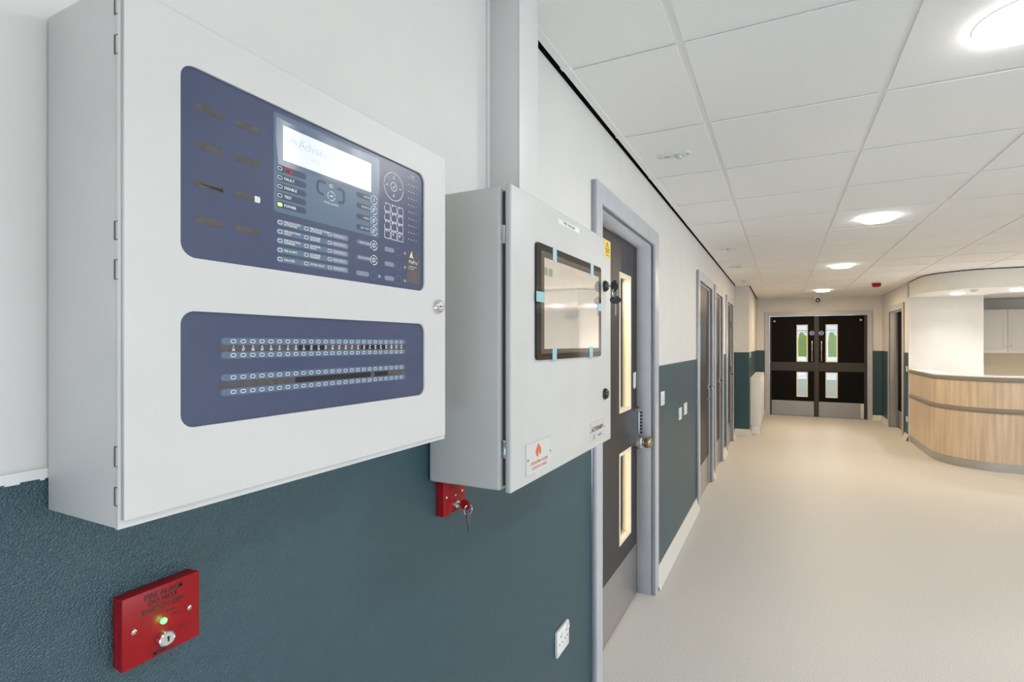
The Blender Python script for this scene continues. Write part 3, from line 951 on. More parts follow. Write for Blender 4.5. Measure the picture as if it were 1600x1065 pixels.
# clear protective film, curled off at the left edge
bm = bmesh.new()
NU = 12
rows = []
for q in range(NU + 1):
    tq = q / NU
    u = 0.3945 + (0.5628 - 0.3945) * tq
    lift = 0.0016 + 0.0055 * max(0, 1 - tq * 7) ** 2
    low = 0.3985 + (0.5652 - 0.3985) * tq
    rows.append([bm.verts.new((E4 + 0.0006 + lift * 0.9, u, 1.6820 + (1.6897 - 1.6820) * tq)), bm.verts.new((E4 + 0.0006 + lift * 0.4 + 0.0006 * math.sin(q * 1.7), (u + low) / 2, 1.6560 + (1.6630 - 1.6560) * tq)), bm.verts.new((E4 + 0.0006 + lift * 0.6, low, 1.6285 + (1.6363 - 1.6285) * tq))])
for A, B in zip(rows, rows[1:]):
    for k in range(2):
        bm.faces.new((A[k], B[k], B[k + 1], A[k + 1]))
obj('protective_film', bm, M_film, cw, 'clear protective film curling over the screen', smooth=True)

LAMP = {}


def led(u, v, parent, w=0.0032, h=0.0022, lit=None, x=E2):
    """printed outline of a lamp window; copies share a mesh"""
    key = (w, h)
    if key not in LAMP:
        bm = bmesh.new()
        r, u_, n_ = AX['x+']
        add_ring(bm, rrect(-w, w, -h, h, h * 0.8, 3), rrect(-w + 0.0007, w - 0.0007, -h + 0.0007, h - 0.0007, h * 0.5, 3), 'x+', 0.0)
        me = bpy.data.meshes.new('indicator_lamp')
        bm.to_mesh(me)
        bm.free()
        me.materials.append(M_print)
        LAMP[key] = me
    o = bpy.data.objects.new('indicator_lamp', LAMP[key])
    C.objects.link(o)
    o.parent = parent
    o.location = Vector((x, u, v)) - root_loc(parent)
    if lit:
        flat('indicator_lamp', rrect(u - w * 0.9, u + w * 0.9, v - h * 0.9, v + h * 0.9, h * 0.7, 3), x + 0.0001, lit, parent, 'lit lime green lamp')
    return o


wt = bmesh.new()     # white printed legend of the control window
rows5 = (1.6265, 1.6156, 1.6050, 1.5943, 1.5837)
for zr, s in zip(rows5, ('FIRE', 'FAULT', 'DISABLE', 'TEST', 'POWER')):
    flat('legend_pill', rrect(0.4003, 0.4407, zr - 0.0038, zr + 0.0038, 0.0038, 4), E1 + 0.0001, M_pill, cw)
    led(0.4045, zr, cw, lit=M_lime if s == 'POWER' else None)
    if s == 'FIRE':
        bm = bmesh.new()
        add_text(bm, 'FIRE', 0.0068, 0.4100, zr, E2 + 0.0001, bold=0.0003)
        obj('red_lettering', bm, M_redp, cw, 'red FIRE legend')
    else:
        add_text(wt, s, 0.0047, 0.4100, zr, E2, bold=0.0001)
legend = ((1.5627, 'FIRE ROUTING\nACTIVATED', 'FIRE PROTECTION\nACTIVATED', 'FUNCTION 1'), (1.5519, 'FIRE ROUTING\nFAULT', 'SOUNDER\nSILENCED', 'FUNCTION 2'),
          (1.5412, 'FIRE ROUTING\nDISABLED', 'SOUNDER\nFAULT', 'FUNCTION 3'), (1.5303, 'PRE-ALARM', 'SOUNDER\nDISABLED', 'FUNCTION 4'), (1.5194, 'DELAYED', 'SYSTEM FAULT', 'FUNCTION 5'))
for zr, a, b, c_ in legend:
    flat('legend_pill', rrect(0.4003, 0.5080, zr - 0.0036, zr + 0.0036, 0.0036, 4), E1, M_pill2, cw)
    flat('legend_pill', rrect(0.4805, 0.5060, zr - 0.0031, zr + 0.0031, 0.0022, 4), E1 + 0.0001, M_pill3, cw, 'pale grey writing strip')
    for u in (0.4047, 0.4407, 0.4762):
        led(u, zr, cw)
    for u, s in ((0.4100, a), (0.4460, b)):
        add_text(wt, s, 0.0034, u, zr, E2, line=0.85, bold=0.00006)
    add_text(wt, c_, 0.0032, 0.4825, zr, E2)
# more-alarms key with its two hooked arrows
add_text(wt, 'MORE ALARMS', 0.0036, 0.4788, 1.6030, E2, 'x+', 'CENTER')
led(0.4785, 1.6262, cw, 0.0026, 0.0019)
dk = bmesh.new()
for pl in (((0.4700, 1.6277), (0.4600, 1.6277), (0.4570, 1.6250), (0.4570, 1.6170), (0.4600, 1.6130), (0.4665, 1.6115)), ((0.4880, 1.6255), (0.4960, 1.6262), (0.5000, 1.6235), (0.5000, 1.6120), (0.4975, 1.6085), (0.4900, 1.6085))):
    for (u0, v0), (u1, v1) in zip(pl, pl[1:]):
        add_bar(dk, u0, v0, u1, v1, 0.0034, 'x+', E2)
obj('hooked_arrows', dk, M_pill, cw, 'dark hooked arrows beside the more alarms key')


def key_ring(bm, u, v, r, t):
    for a0 in (12, 132, 252):
        add_arc(bm, u, v, r, t, a0, a0 + 100, 'x+', E2, 8)


key_ring(wt, 0.4788, 1.6132, 0.0058, 0.0008)
add_bar(wt, 0.4765, 1.6132, 0.4812, 1.6132, 0.0016, 'x+', E2)
for k, (zr, s) in enumerate(((1.6277, 'MUTE'), (1.6129, 'SILENCE'), (1.5976, 'RESET'), (1.5829, 'LED TEST'))):
    flat('legend_pill', rrect(0.5215, 0.5520, zr - 0.0036, zr + 0.0036, 0.0036, 4), E1 + 0.0001, M_pill, cw)
    flat('push_key', ellipse(0.5545, zr, 0.0068, None, 24), E1 + 0.00015, M_slate, cw, 'round slate key')
    add_text(wt, s, 0.0042, 0.5462, zr, E2, 'x+', 'RIGHT')
    key_ring(wt, 0.5545, zr, 0.0062, 0.0009)
    add_bar(wt, 0.5545 - 0.0022 * (k % 2), zr - 0.0028, 0.5545 + 0.0022 * (k % 2), zr + 0.0028, 0.0009, 'x+', E2)
    if k:
        add_arc(wt, 0.5545, zr, 0.0026, 0.0007, 0, 300, 'x+', E2, 10)
for k, (zr, s) in enumerate(((1.5621, 'RESOUND'), (1.5408, 'EVACUATE'))):
    flat('legend_pill', rrect(0.5215, 0.5475, zr - 0.0033, zr + 0.0033, 0.0033, 4), E1, M_pill2, cw)
    add_text(wt, s, 0.0042, 0.5462, zr, E2, 'x+', 'RIGHT')
    key_ring(wt, 0.5545, zr, 0.0066, 0.0012)
    add_arc(wt, 0.5545, zr, 0.0030, 0.0010, 0, 360, 'x+', E2, 12)
    add_bar(wt, 0.5545, zr - 0.0025, 0.5545, zr + 0.0025, 0.0009, 'x+', E2)
for u0, u1, ul, zr in ((0.5215, 0.5452, 0.5655, 1.5187), (0.5765, 0.5965, 0.6205, 1.5612), (0.5765, 0.5965, 0.6205, 1.5395), (0.5765, 0.5965, 0.6205, 1.5182)):
    flat('legend_pill', rrect(u0, u1, zr - 0.0033, zr + 0.0033, 0.0025, 4), E1, M_pill3, cw, 'blank grey label strip')
    bm = bmesh.new()
    uk = u1 + 0.0100
    add_ring(bm, ellipse(uk, zr, 0.0066), ellipse(uk, zr, 0.0058), 'x+', E1)
    obj('push_key', bm, M_slate, cw, 'blank outlined key')
    led(ul, zr, cw, 0.0021, 0.0018)
# navigation ring, keypad
RC = (0.5956, 1.6582)
for a0 in (12, 102, 192, 282):
    add_arc(wt, RC[0], RC[1], 0.0208, 0.0009, a0 - 8, a0 + 78, 'x+', E2, 12)
add_arc(wt, RC[0], RC[1], 0.0064, 0.0009, 0, 360, 'x+', E2, 20)
add_bar(wt, RC[0] - 0.0026, RC[1] - 0.0006, RC[0] - 0.0006, RC[1] - 0.0026, 0.0010, 'x+', E2)
add_bar(wt, RC[0] - 0.0008, RC[1] - 0.0026, RC[0] + 0.0032, RC[1] + 0.0030, 0.0010, 'x+', E2)
for du, dv in ((0, 1), (0, -1), (1, 0), (-1, 0)):
    add_bar(wt, RC[0] + du * 0.0122 - dv * 0.0, RC[1] + dv * 0.0112, RC[0] + du * 0.0162, RC[1] + dv * 0.0160, 0.0015, 'x+', E2)
for r in range(4):
    for cI in range(3):
        u0 = 0.5762 + 0.01405 * cI
        v1 = 1.6298 - 0.01345 * r
        w_, h_ = 0.0118, 0.0116
        pk = [(u0 + 0.0035, v1), (u0 + w_ - 0.0015, v1), (u0 + w_, v1 - 0.0015), (u0 + w_, v1 - h_), (u0, v1 - h_), (u0, v1 - 0.0045)]
        if r == 3:
            pk = [(u0, v1), (u0 + w_ - 0.0015, v1), (u0 + w_, v1 - 0.0015), (u0 + w_, v1 - h_), (u0, v1 - h_), (u0, v1)]
        bm = bmesh.new()
        for (a, b), (c_, d) in zip(pk, pk[1:]):
            add_bar(bm, a, b, c_, d, 0.0009, 'x+', E2)
        obj('keypad_key', bm, M_print, cw, 'white outlined number key')
        add_text(wt, '123456789*0#'[r * 3 + cI], 0.0052, u0 + 0.0008 + (0.002 if r == 3 else 0), v1 - 0.0010 - (0.003 if r == 3 else 0), E2, bold=0.0002)
for r in range(10):
    for cI in range(4):
        add_flat(wt, ellipse(0.6290 + 0.0060 * cI, 1.6825 - 0.0108 * r, 0.00085 if cI < 3 else 0.0006, None, 8), 'x+', E2)
add_text(wt, 'ZONE', 0.0034, 0.6380, 1.6865, E2, 'x+', 'CENTER')
obj('printed_legend', wt, M_print, cw, 'white printed legends and key symbols')['kind'] = 'stuff'
lp = flat('badge_strip', rrect(0.6240, 0.6548, 1.5160, 1.5680, 0.004, 4), E1, M_slot, cw, 'smoky brown badge strip')
bm = bmesh.new()
add_text(bm, 'MxPro', 0.0082, 0.6295, 1.5497, E2, sx=0.92)
add_text(bm, '5', 0.004, 0.6520, 1.5525, E2)
for q in range(2):
    add_text(bm, ('multiprotocol', 'fire panel')[q], 0.0034, 0.6290, 1.5425 - 0.0035 * q, E2)
add_flat(bm, ellipse(0.6365, 1.5655, 0.0013, None, 8), 'x+', E2)
add_flat(bm, [(0.6310, 1.5560), (0.6337, 1.5560), (0.6350, 1.5605), (0.6363, 1.5560), (0.6400, 1.5560), (0.6365, 1.5640), (0.6345, 1.5640)], 'x+', E2)
obj('badge_lettering', bm, M_print, cw, 'white badge lettering and mark')

# zone window: bars, strips and 100 lamp outlines
nt_ = bmesh.new()
for zt, zs, zb in ((1.4226, 1.4150, 1.4076), (1.3838, 1.3760, 1.3682)):
    for zr in (zt, zb):
        flat('lamp_bar', rrect(0.3360, 0.6215, zr - 0.0037, zr + 0.0037, 0.0036, 4), E1, M_slate, zw, 'slate blue lamp bar')
        for k in range(25):
            led(0.3492 + 0.010950 * k, zr, zw, 0.0030, 0.0021)
    flat('label_strip', rrect(0.3340, 0.6235, zs - 0.0034, zs + 0.0034, 0.001, 3), E1, M_slot, zw, 'brown label strip')
for k in range(25):
    add_text(nt_, str(k + 1), 0.0036, 0.3492 + 0.01095 * k, 1.4167, E3, 'x+', 'CENTER', bold=0.00012)
    add_text(nt_, str(k + 26), 0.0036, 0.3492 + 0.01095 * k, 1.4135, E3, 'x+', 'CENTER', bold=0.00012)
obj('zone_numbers', nt_, M_print, zw, 'white zone numbers 1 to 50')['kind'] = 'stuff'
for a, b, zs in ((0.4300, 0.4720, 1.4150), (0.5300, 0.5800, 1.4150), (0.4250, 0.5480, 1.3760), (0.5560, 0.5830, 1.3760)):
    flat('label_strip', [(a, zs - 0.0032), (b, zs - 0.0032), (b, zs + 0.0032), (a, zs + 0.0032)], E2, M_slotd, zw, 'dark part of the strip')

# lock and hinge slots of the panel
lk = lathe('panel_lock', [(0.0128, 0), (0.0128, 0.002), (0.0098, 0.007), (0.0086, 0.0082), (0.0078, 0.0074), (0, 0.0074)], (PX, 0.6985, 1.4832), 'x+', M_chrome, fp, 28, 'chrome cylinder lock')
flat('keyhole', rrect(0.6950, 0.7020, 1.4824, 1.4840, 0.0006, 3), PX + 0.0077, M_ink, lk)
for a, b in ((1.7330, 1.7150), (1.6970, 1.6795), (1.5300, 1.5130), (1.4955, 1.4775), (1.3280, 1.3095), (1.2915, 1.2745)):
    bm = bmesh.new()
    add_box(bm, -0.5444, -0.5434, P0 - 0.0006, P0 + 0.002, b, a)
    add_box(bm, -0.5434, -0.5395, P0 - 0.0003, P0 + 0.002, a - 0.0006, a)
    add_box(bm, -0.5434, -0.5395, P0 - 0.0003, P0 + 0.002, b, b + 0.0006)
    obj('hinge_slot', bm, M_gasket, fp, 'dark hinge slot')

# ------------------------------------------------------------------ repeater cabinet with touch screen
SX = -0.4725
Y0, Y1, C0, C1 = 0.8440, 1.4645, 1.1335, 1.7270
rc = thing('touchscreen_cabinet', 'grey wall cabinet with a black-framed touch screen between panel and door', 'cabinet', (XW, (Y0 + Y1) / 2, C0))
box('enclosure', XW + 0.004, -0.4960, Y0, Y1, C0, C1, M_encl2, rc, 0.007, 'grey steel enclosure', 3)
box('door_gasket', -0.497, -0.4860, Y0 + 0.010, Y1 - 0.010, C0 + 0.010, C1 - 0.010, M_gasket, rc, label='dark gasket gap')
cd = box('cabinet_door', -0.4862, SX, Y0 + 0.001, Y1, C0 - 0.002, C1 + 0.002, M_encl2, rc, 0.004, 'grey steel door', 3)
for hz in (1.632, 1.215):
    box('hinge', -0.4975, -0.4870, Y0 + 0.004, Y0 + 0.012, hz - 0.018, hz + 0.018, M_chrome, rc, 0.001, 'bright steel hinge')
hm = plate('touch_screen', rrect(0.9470, 1.3610, 1.3850, 1.6350, 0.009, 6), 'x+', SX, SX + 0.0045, M_hmiframe, rc, 'black-framed touch screen with protective tape')
HX = SX + 0.0046
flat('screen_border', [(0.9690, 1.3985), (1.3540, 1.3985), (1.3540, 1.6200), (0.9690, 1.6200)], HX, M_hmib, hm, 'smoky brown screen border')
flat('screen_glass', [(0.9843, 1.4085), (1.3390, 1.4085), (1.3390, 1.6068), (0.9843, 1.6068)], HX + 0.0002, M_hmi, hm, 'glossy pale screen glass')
for a, b in ((0.9860, 1.0000), (1.0080, 1.0265)):
    flat('screen_icon', [(a, 1.5690), (b, 1.5690), (b, 1.5860), (a, 1.5860)], HX + 0.0004, M_icon, hm, 'faint green icon')
for a, b, c_, d in ((1.0275, 1.0490, 1.6060, 1.6370), (1.2720, 1.2950, 1.6010, 1.6370), (0.9445, 0.9835, 1.5090, 1.5310), (1.3335, 1.3640, 1.5120, 1.5330), (1.0258, 1.0490, 1.3830, 1.4110), (1.2630, 1.2900, 1.3830, 1.4120)):
    plate('tape_strip', [(a, c_), (b, c_ - 0.0004), (b, d), (a, d - 0.0005)], 'x+', SX + 0.0049, SX + 0.0056, M_tape, hm, 'pale blue tape strip')
# labels on the cabinet door
flat('name_label', [(1.0690, 1.6995), (1.2020, 1.7025), (1.2020, 1.7145), (1.0690, 1.7110)], SX + 0.0004, M_white, cd, 'white name label')
bm = bmesh.new()
add_text(bm, 'PANEL 1 MAIN ALARM', 0.0085, 1.1350, 1.7070, SX + 0.0007, 'x+', 'CENTER', sx=0.85)
obj('label_lettering', bm, M_ink, cd)
flat('warning_sticker', rrect(1.4000, 1.4595, 1.6755, 1.7240, 0.004, 3), SX + 0.0004, M_yellow, cd, 'yellow electrical warning sticker')
bm = bmesh.new()
tri = [(1.4120, 1.6990), (1.4470, 1.6990), (1.4295, 1.7210)]
for q in range(3):
    add_bar(bm, *tri[q], *tri[(q + 1) % 3], 0.0026, 'x+', SX + 0.0007)
for p, q in (((1.4310, 1.7150), (1.4270, 1.7090)), ((1.4270, 1.7090), (1.4320, 1.7085)), ((1.4320, 1.7085), (1.4290, 1.7015))):
    add_bar(bm, *p, *q, 0.0016, 'x+', SX + 0.0007)
add_text(bm, 'DANGER', 0.0085, 1.4297, 1.6915, SX + 0.0007, 'x+', 'CENTER')
add_text(bm, '230 volts', 0.0085, 1.4297, 1.6825, SX + 0.0007, 'x+', 'CENTER')
obj('sticker_lettering', bm, M_ink, cd)
sg = plate('acrylic_sign', [(0.9050, 1.1505), (1.0260, 1.1505), (1.0260, 1.2145), (0.9050, 1.2145)], 'x+', SX, SX + 0.0022, M_clear, rc, 'clear acrylic sign with a flame and red words')
bm = bmesh.new()
w_ = SX + 0.0025
fl = [(0.9590, 1.1800), (0.9490, 1.1860), (0.9470, 1.1940), (0.9520, 1.2010), (0.9560, 1.2040), (0.9570, 1.2100), (0.9650, 1.2050), (0.9720, 1.1970), (0.9735, 1.1880), (0.9690, 1.1825), (0.9660, 1.1880), (0.9640, 1.1940), (0.9610, 1.1900)]
add_flat(bm, fl, 'x+', w_)
add_text(bm, 'SMOKE/FIRE DAMPER', 0.0095, 0.9655, 1.1706, w_, 'x+', 'CENTER', sx=0.93)
add_text(bm, 'CONTROL PANEL', 0.0095, 0.9655, 1.1598, w_, 'x+', 'CENTER', sx=0.93)
obj('sign_lettering', bm, M_orange, sg, 'orange red flame and lettering')
for u in (0.9110, 1.0200):
    lathe('sign_screw', [(0.0026, 0), (0.0026, 0.001), (0, 0.0014)], (SX + 0.0022, u, 1.1820), 'x+', M_satin, sg, 10)
sg = plate('rating_plate', [(1.2830, 1.1480), (1.4020, 1.1480), (1.4020, 1.2050), (1.2830, 1.2050)], 'x+', SX, SX + 0.0012, M_silver, rc, 'silver maker plate')
bm = bmesh.new()
w_ = SX + 0.0015
add_text(bm, 'ACTIONAIR', 0.0165, 1.2930, 1.1835, w_, bold=0.0004, sx=0.95)
add_text(bm, 'AC', 0.0110, 1.3840, 1.1850, w_, 'x+', 'CENTER')
for q in range(4):
    add_bar(bm, 1.2990, 1.1680 - 0.0040 * q, 1.3190, 1.1680 - 0.0040 * q, 0.0009, 'x+', w_)
obj('plate_lettering', bm, M_ink, sg)
bm = bmesh.new()
add_text(bm, 'ruskin', 0.0125, 1.3420, 1.1640, w_)
obj('plate_lettering', bm, M_blue, sg, 'blue plate lettering')
for u in (1.2890, 1.3960):
    lathe('plate_screw', [(0.0022, 0), (0.0022, 0.001), (0, 0.0014)], (SX + 0.0012, u, 1.1800), 'x+', M_satin, sg, 10)
for k, zz in enumerate((1.5880, 1.2735)):
    esc = lathe('cam_lock', [(0.0165, 0), (0.0165, 0.004), (0.0125, 0.010), (0.0100, 0.0115), (0.0085, 0.010), (0, 0.010)], (SX, 1.4040, zz), 'x+', M_black, rc, 24, 'round black cam lock')
    lathe('lock_barrel', [(0.0065, 0), (0.0065, 0.0025), (0, 0.0025)], (SX + 0.0095, 1.4040, zz), 'x+', M_satin, esc, 16)


# keys hanging in the upper lock
def oval_bow(bm, org, ru, rv, t, axU, axV):
    axU, axV = Vector(axU).normalized(), Vector(axV).normalized()
    n = axU.cross(axV).normalized()
    org = Vector(org)
    N = 20
    rings = []
    for k in range(N):
        a = 2 * PI * k / N
        p = org + axU * (ru * math.cos(a)) + axV * (rv * math.sin(a))
        q = org + axU * (ru * 0.8 * math.cos(a)) + axV * (rv * 0.8 * math.sin(a))
        rings.append((bm.verts.new(p), bm.verts.new(q + n * t / 2), bm.verts.new(q - n * t / 2)))
    for k in range(N):
        A, B = rings[k], rings[(k + 1) % N]
        bm.faces.new((A[0], B[0], B[1], A[1]))
        bm.faces.new((A[0], A[2], B[2], B[0]))
    bm.faces.new([r[1] for r in rings])
    bm.faces.new([r[2] for r in reversed(rings)])


def circle3(c, axU, axV, r, n=20):
    c, axU, axV = Vector(c), Vector(axU).normalized(), Vector(axV).normalized()
    return [c + axU * (r * math.cos(2 * PI * k / n)) + axV * (r * math.sin(2 * PI * k / n)) for k in range(n)]


kx = SX + 0.0102
ks = thing('key_bunch', 'two black-headed keys on a ring hanging in the upper cabinet lock', 'keys', (kx, 1.404, 1.588))
tube('key_blade', [(kx + 0.0022, 1.404, 1.588), (kx + 0.014, 1.404, 1.588)], 0.0035, M_satin, ks, 8)
bm = bmesh.new()
oval_bow(bm, (kx + 0.020, 1.404, 1.588), 0.011, 0.0165, 0.006, (1, 0.25, 0), (0, 0, 1))
obj('key_head', bm, M_black, ks, 'black oval key head', smooth=True)
tube('split_ring', circle3((kx + 0.022, 1.404, 1.5665), (0.35, 1, 0), (0, 0, 1), 0.0125), 0.0009, M_chrome, ks, 6, True)
bm = bmesh.new()
oval_bow(bm, (kx + 0.022, 1.407, 1.5470), 0.0165, 0.0115, 0.006, (1, 0.5, 0), (0, 0, 1))
obj('key_head', bm, M_black, ks, 'black oval key head', smooth=True)
plate('key_blade', [(1.4060, 1.5040), (1.4090, 1.5020), (1.4120, 1.5040), (1.4120, 1.5370), (1.4060, 1.5370)], 'x+', kx + 0.0210, kx + 0.0228, M_satin, ks)

# ------------------------------------------------------------------ cable trunking above the cabinet
tk = thing('cable_trunking', 'white vertical cable trunking rising from the grey cabinet to the ceiling', 'trunking', (XW, 1.14, 1.73))
M_trunk = mat('trunking_white', (0.71, 0.70, 0.69), 0.4)
box('trunking_base', XW + 0.001, -0.588, 1.0885, 1.1905, 1.731, 2.40, M_trunk, tk, 0.002)
box('trunking_cover', -0.5885, -0.5842, 1.0880, 1.1917, 1.731, 2.40, M_trunk, tk, 0.0015)
box('wall_flange', XW + 0.0005, XW + 0.004, 1.0760, 1.0884, 1.731, 2.40, M_white, tk)

# ------------------------------------------------------------------ red key switches


def red_switch(name, label, ya, zb, lit):
    w_, h_, d = 0.0802, 0.0795, 0.0222
    x0, xf = XW + 0.0026, XW + d
    uc, vc = ya + w_ / 2, zb + h_ / 2
    t = thing(name, label, 'key switch', (XW, uc, zb))
    box('back_box', x0, xf - 0.008, ya + 0.0006, ya + w_ - 0.0006, zb + 0.0006, zb + h_ - 0.0006, M_red, t, 0.001)
    fc = box('face_plate', xf - 0.0079, xf, ya, ya + w_, zb, zb + h_, M_red, t, 0.0012, 'red front plate')
    bm = bmesh.new()
    w = xf + 0.0003
    add_text(bm, 'FIRE ALARM', 0.0082, uc + 0.001, zb + 0.0715, w, 'x+', 'CENTER', sx=0.92, bold=0.0002)
    add_text(bm, 'DO NOT', 0.0082, uc, zb + 0.0640, w, 'x+', 'CENTER', sx=0.92, bold=0.0002)
    add_text(bm, 'SWITCH OFF', 0.0082, uc, zb + 0.0555, w, 'x+', 'CENTER', sx=0.92, bold=0.0002)
    for a, b in (((-0.014, 0.0475), (-0.006, 0.0475)), ((-0.006, 0.0475), (0.001, 0.0515)), ((0.004, 0.0472), (0.013, 0.0472)), ((0.004, 0.0495), (0.004, 0.0450))):
        add_bar(bm, uc + a[0], zb + a[1], uc + b[0], zb + b[1], 0.0009, 'x+', w)
    add_text(bm, 'ON', 0.0048, uc + 0.0085, zb + 0.0415, w)
    add_text(bm, 'OFF', 0.0048, uc + 0.016, zb + 0.0220, w)
    add_text(bm, 'MAG', 0.0060, uc + 0.0020, zb + 0.0048, w, 'x+', 'RIGHT', sx=1.0, bold=0.0005, shear=0.2)
    add_text(bm, 'fire', 0.0060, uc + 0.0026, zb + 0.0048, w, sx=1.0, shear=0.2)
    add_text(bm, '+', 0.004, uc + 0.0128, zb + 0.0066, w)
    obj('plate_lettering', bm, M_ink, fc, 'black plate lettering')
    for u in (uc - 0.0292, uc + 0.0283):
        s = lathe('plate_screw', [(0.0028, 0), (0.0028, 0.0008), (0.0018, 0.0016), (0, 0.0018)], (xf, u, zb + 0.0397), 'x+', M_chrome, fc, 14)
        flat('screw_slot', [(u - 0.002, zb + 0.0391), (u + 0.002, zb + 0.0397), (u + 0.002, zb + 0.0403), (u - 0.002, zb + 0.0397)], xf + 0.0019, M_ink, fc)
    lathe('lamp', [(0.0034, 0), (0.0034, 0.002), (0.002, 0.0035), (0, 0.0038)], (xf, uc, zb + 0.0380), 'x+', M_green if lit else M_satin, fc, 14, 'glowing green lamp' if lit else 'unlit lamp')
    lk = lathe('key_barrel', [(0.0092, 0), (0.0092, 0.003), (0.0084, 0.0075), (0.0074, 0.0085), (0.0068, 0.0078), (0, 0.0078)], (xf, uc + 0.0005, zb + 0.0185), 'x+', M_chrome, t, 28, 'chrome key barrel')
    flat('keyhole', ellipse(uc + 0.0015, zb + 0.0195, 0.0013, 0.0018, 10), xf + 0.0081, M_ink, lk)
    flat('keyhole', [(uc + 0.0008, zb + 0.0150), (uc + 0.0024, zb + 0.0150), (uc + 0.0022, zb + 0.0195), (uc + 0.0010, zb + 0.0195)], xf + 0.0081, M_ink, lk)
    return t, xf, uc


t1, _, uc1 = red_switch('key_switch', 'red fire alarm key switch with a glowing green lamp below the panel', 0.3008, 1.0622, True)
gl = bpy.data.lights.new('green_glow', 'POINT')
gl.energy = 0.006
gl.color = (0.1, 1.0, 0.15)
gl.shadow_soft_size = 0.003
go = bpy.data.objects.new('green_glow', gl)
C.objects.link(go)
go.location = (XW + 0.0222 + 0.009, uc1, 1.1002)
t2, xf2, uc2 = red_switch('key_switch', 'red key switch with a key in it, under the touch screen cabinet', 0.8715, 1.0525, False)
kb = (xf2 + 0.010, uc2 + 0.0015, 1.0525 + 0.0185)
kk = thing('key_bunch', 'red-headed key and a spare key hanging from the red switch', 'keys', kb)
bm = bmesh.new()
oval_bow(bm, (kb[0] + 0.016, kb[1], kb[2]), 0.0135, 0.0115, 0.005, (1, 0.0, 0), (0, 0, 1))
obj('key_head', bm, M_red, kk, 'red key head', smooth=True)
tube('split_ring', circle3((kb[0] + 0.023, kb[1] + 0.001, kb[2] - 0.010), (0.3, 1, 0), (0, 0, 1), 0.011), 0.0009, M_chrome, kk, 6, True)
pts = [(0, -0.047), (0.0022, -0.044), (0.0022, -0.026), (0.0075, -0.020), (0.0085, -0.012), (0.0050, -0.004), (-0.0050, -0.004), (-0.0085, -0.012), (-0.0075, -0.020), (-0.0022, -0.026), (-0.0022, -0.044)]
plate('spare_key', [(kb[1] + 0.002 + a, kb[2] - 0.012 + b) for a, b in pts], 'x+', kb[0] + 0.0225, kb[0] + 0.0245, M_keydark, kk, 'dark steel spare key')
tube('key_blade', [(kb[0] - 0.0002, kb[1], kb[2]), (kb[0] + 0.004, kb[1], kb[2])], 0.003, M_satin, kk, 8)

# ------------------------------------------------------------------ sockets and switches


def wall_plate(name, label, cat, ya, yb, za, zb, group, kind, ax='x+', x=XW + 0.0026, out=0.011):
    t = thing(name, label, cat, (x, (ya + yb) / 2, za), group)
    s = 1 if ax == 'x+' else -1
    xa, xb = (x, x + out) if s > 0 else (x - out, x)
    fc = box('face_plate', xa, xb, ya, yb, za, zb, M_white, t, 0.003)
    xo = xb if s > 0 else xa
    m = (ya + yb) / 2
    if kind == 'double':
        for u in (ya + (yb - ya) * 0.27, ya + (yb - ya) * 0.73):
            for du, dz in ((0, 0.018), (-0.010, -0.004), (0.010, -0.004)):
                box('pin_hole', xo - 0.001, xo + 0.0006, u + du - 0.002, u + du + 0.002, (za + zb) / 2 + dz - 0.003, (za + zb) / 2 + dz + 0.003, M_gasket, fc)
            box('rocker', xo, xo + 0.004, u - 0.008 + 0.012, u + 0.008 + 0.012, zb - 0.024, zb - 0.008, M_white, fc, 0.001)
        box('indicator_dot', xo, xo + 0.0008, yb - 0.020, yb - 0.013, zb - 0.013, zb - 0.007, M_ink, fc)
    else:
        box('rocker', xo if s > 0 else xo - 0.004, xo + 0.004 if s > 0 else xo, m - 0.012, m + 0.012, (za + zb) / 2 - 0.018, (za + zb) / 2 + 0.018, M_white, fc, 0.001)
    return t


wall_plate('wall_socket', 'white double wall socket low on the teal dado by the near door', 'socket', 1.4850, 1.5830, 0.402, 0.484, None, 'double')
wall_plate('light_switch', 'white switch plate right beside the near door frame', 'switch', 3.030, 3.115, 1.045, 1.130, None, 'single')
wall_plate('light_switch', 'left one of the two switch plates in the middle of the dado', 'switch', 3.615, 3.700, 0.878, 0.963, 'paired switch plates', 'single')
wall_plate('light_switch', 'right one of the two switch plates in the middle of the dado', 'switch', 3.815, 3.920, 0.888, 0.975, 'paired switch plates', 'single')
wall_plate('light_switch', 'small switch plate on the far boxed corner above the radiator', 'switch', 8.520, 8.60, 1.20, 1.29, None, 'single', x=-0.4675)
wall_plate('wall_socket', 'upper white plate on the dark strip beside the counter', 'socket', 8.86, 8.94, 1.01, 1.09, 'plates beside the counter', 'single', 'x-', RX - 0.0026)
wall_plate('wall_socket', 'lower white plate on the dark strip beside the counter', 'socket', 8.86, 8.94, 0.275, 0.355, 'plates beside the counter', 'single', 'x-', RX - 0.0026)

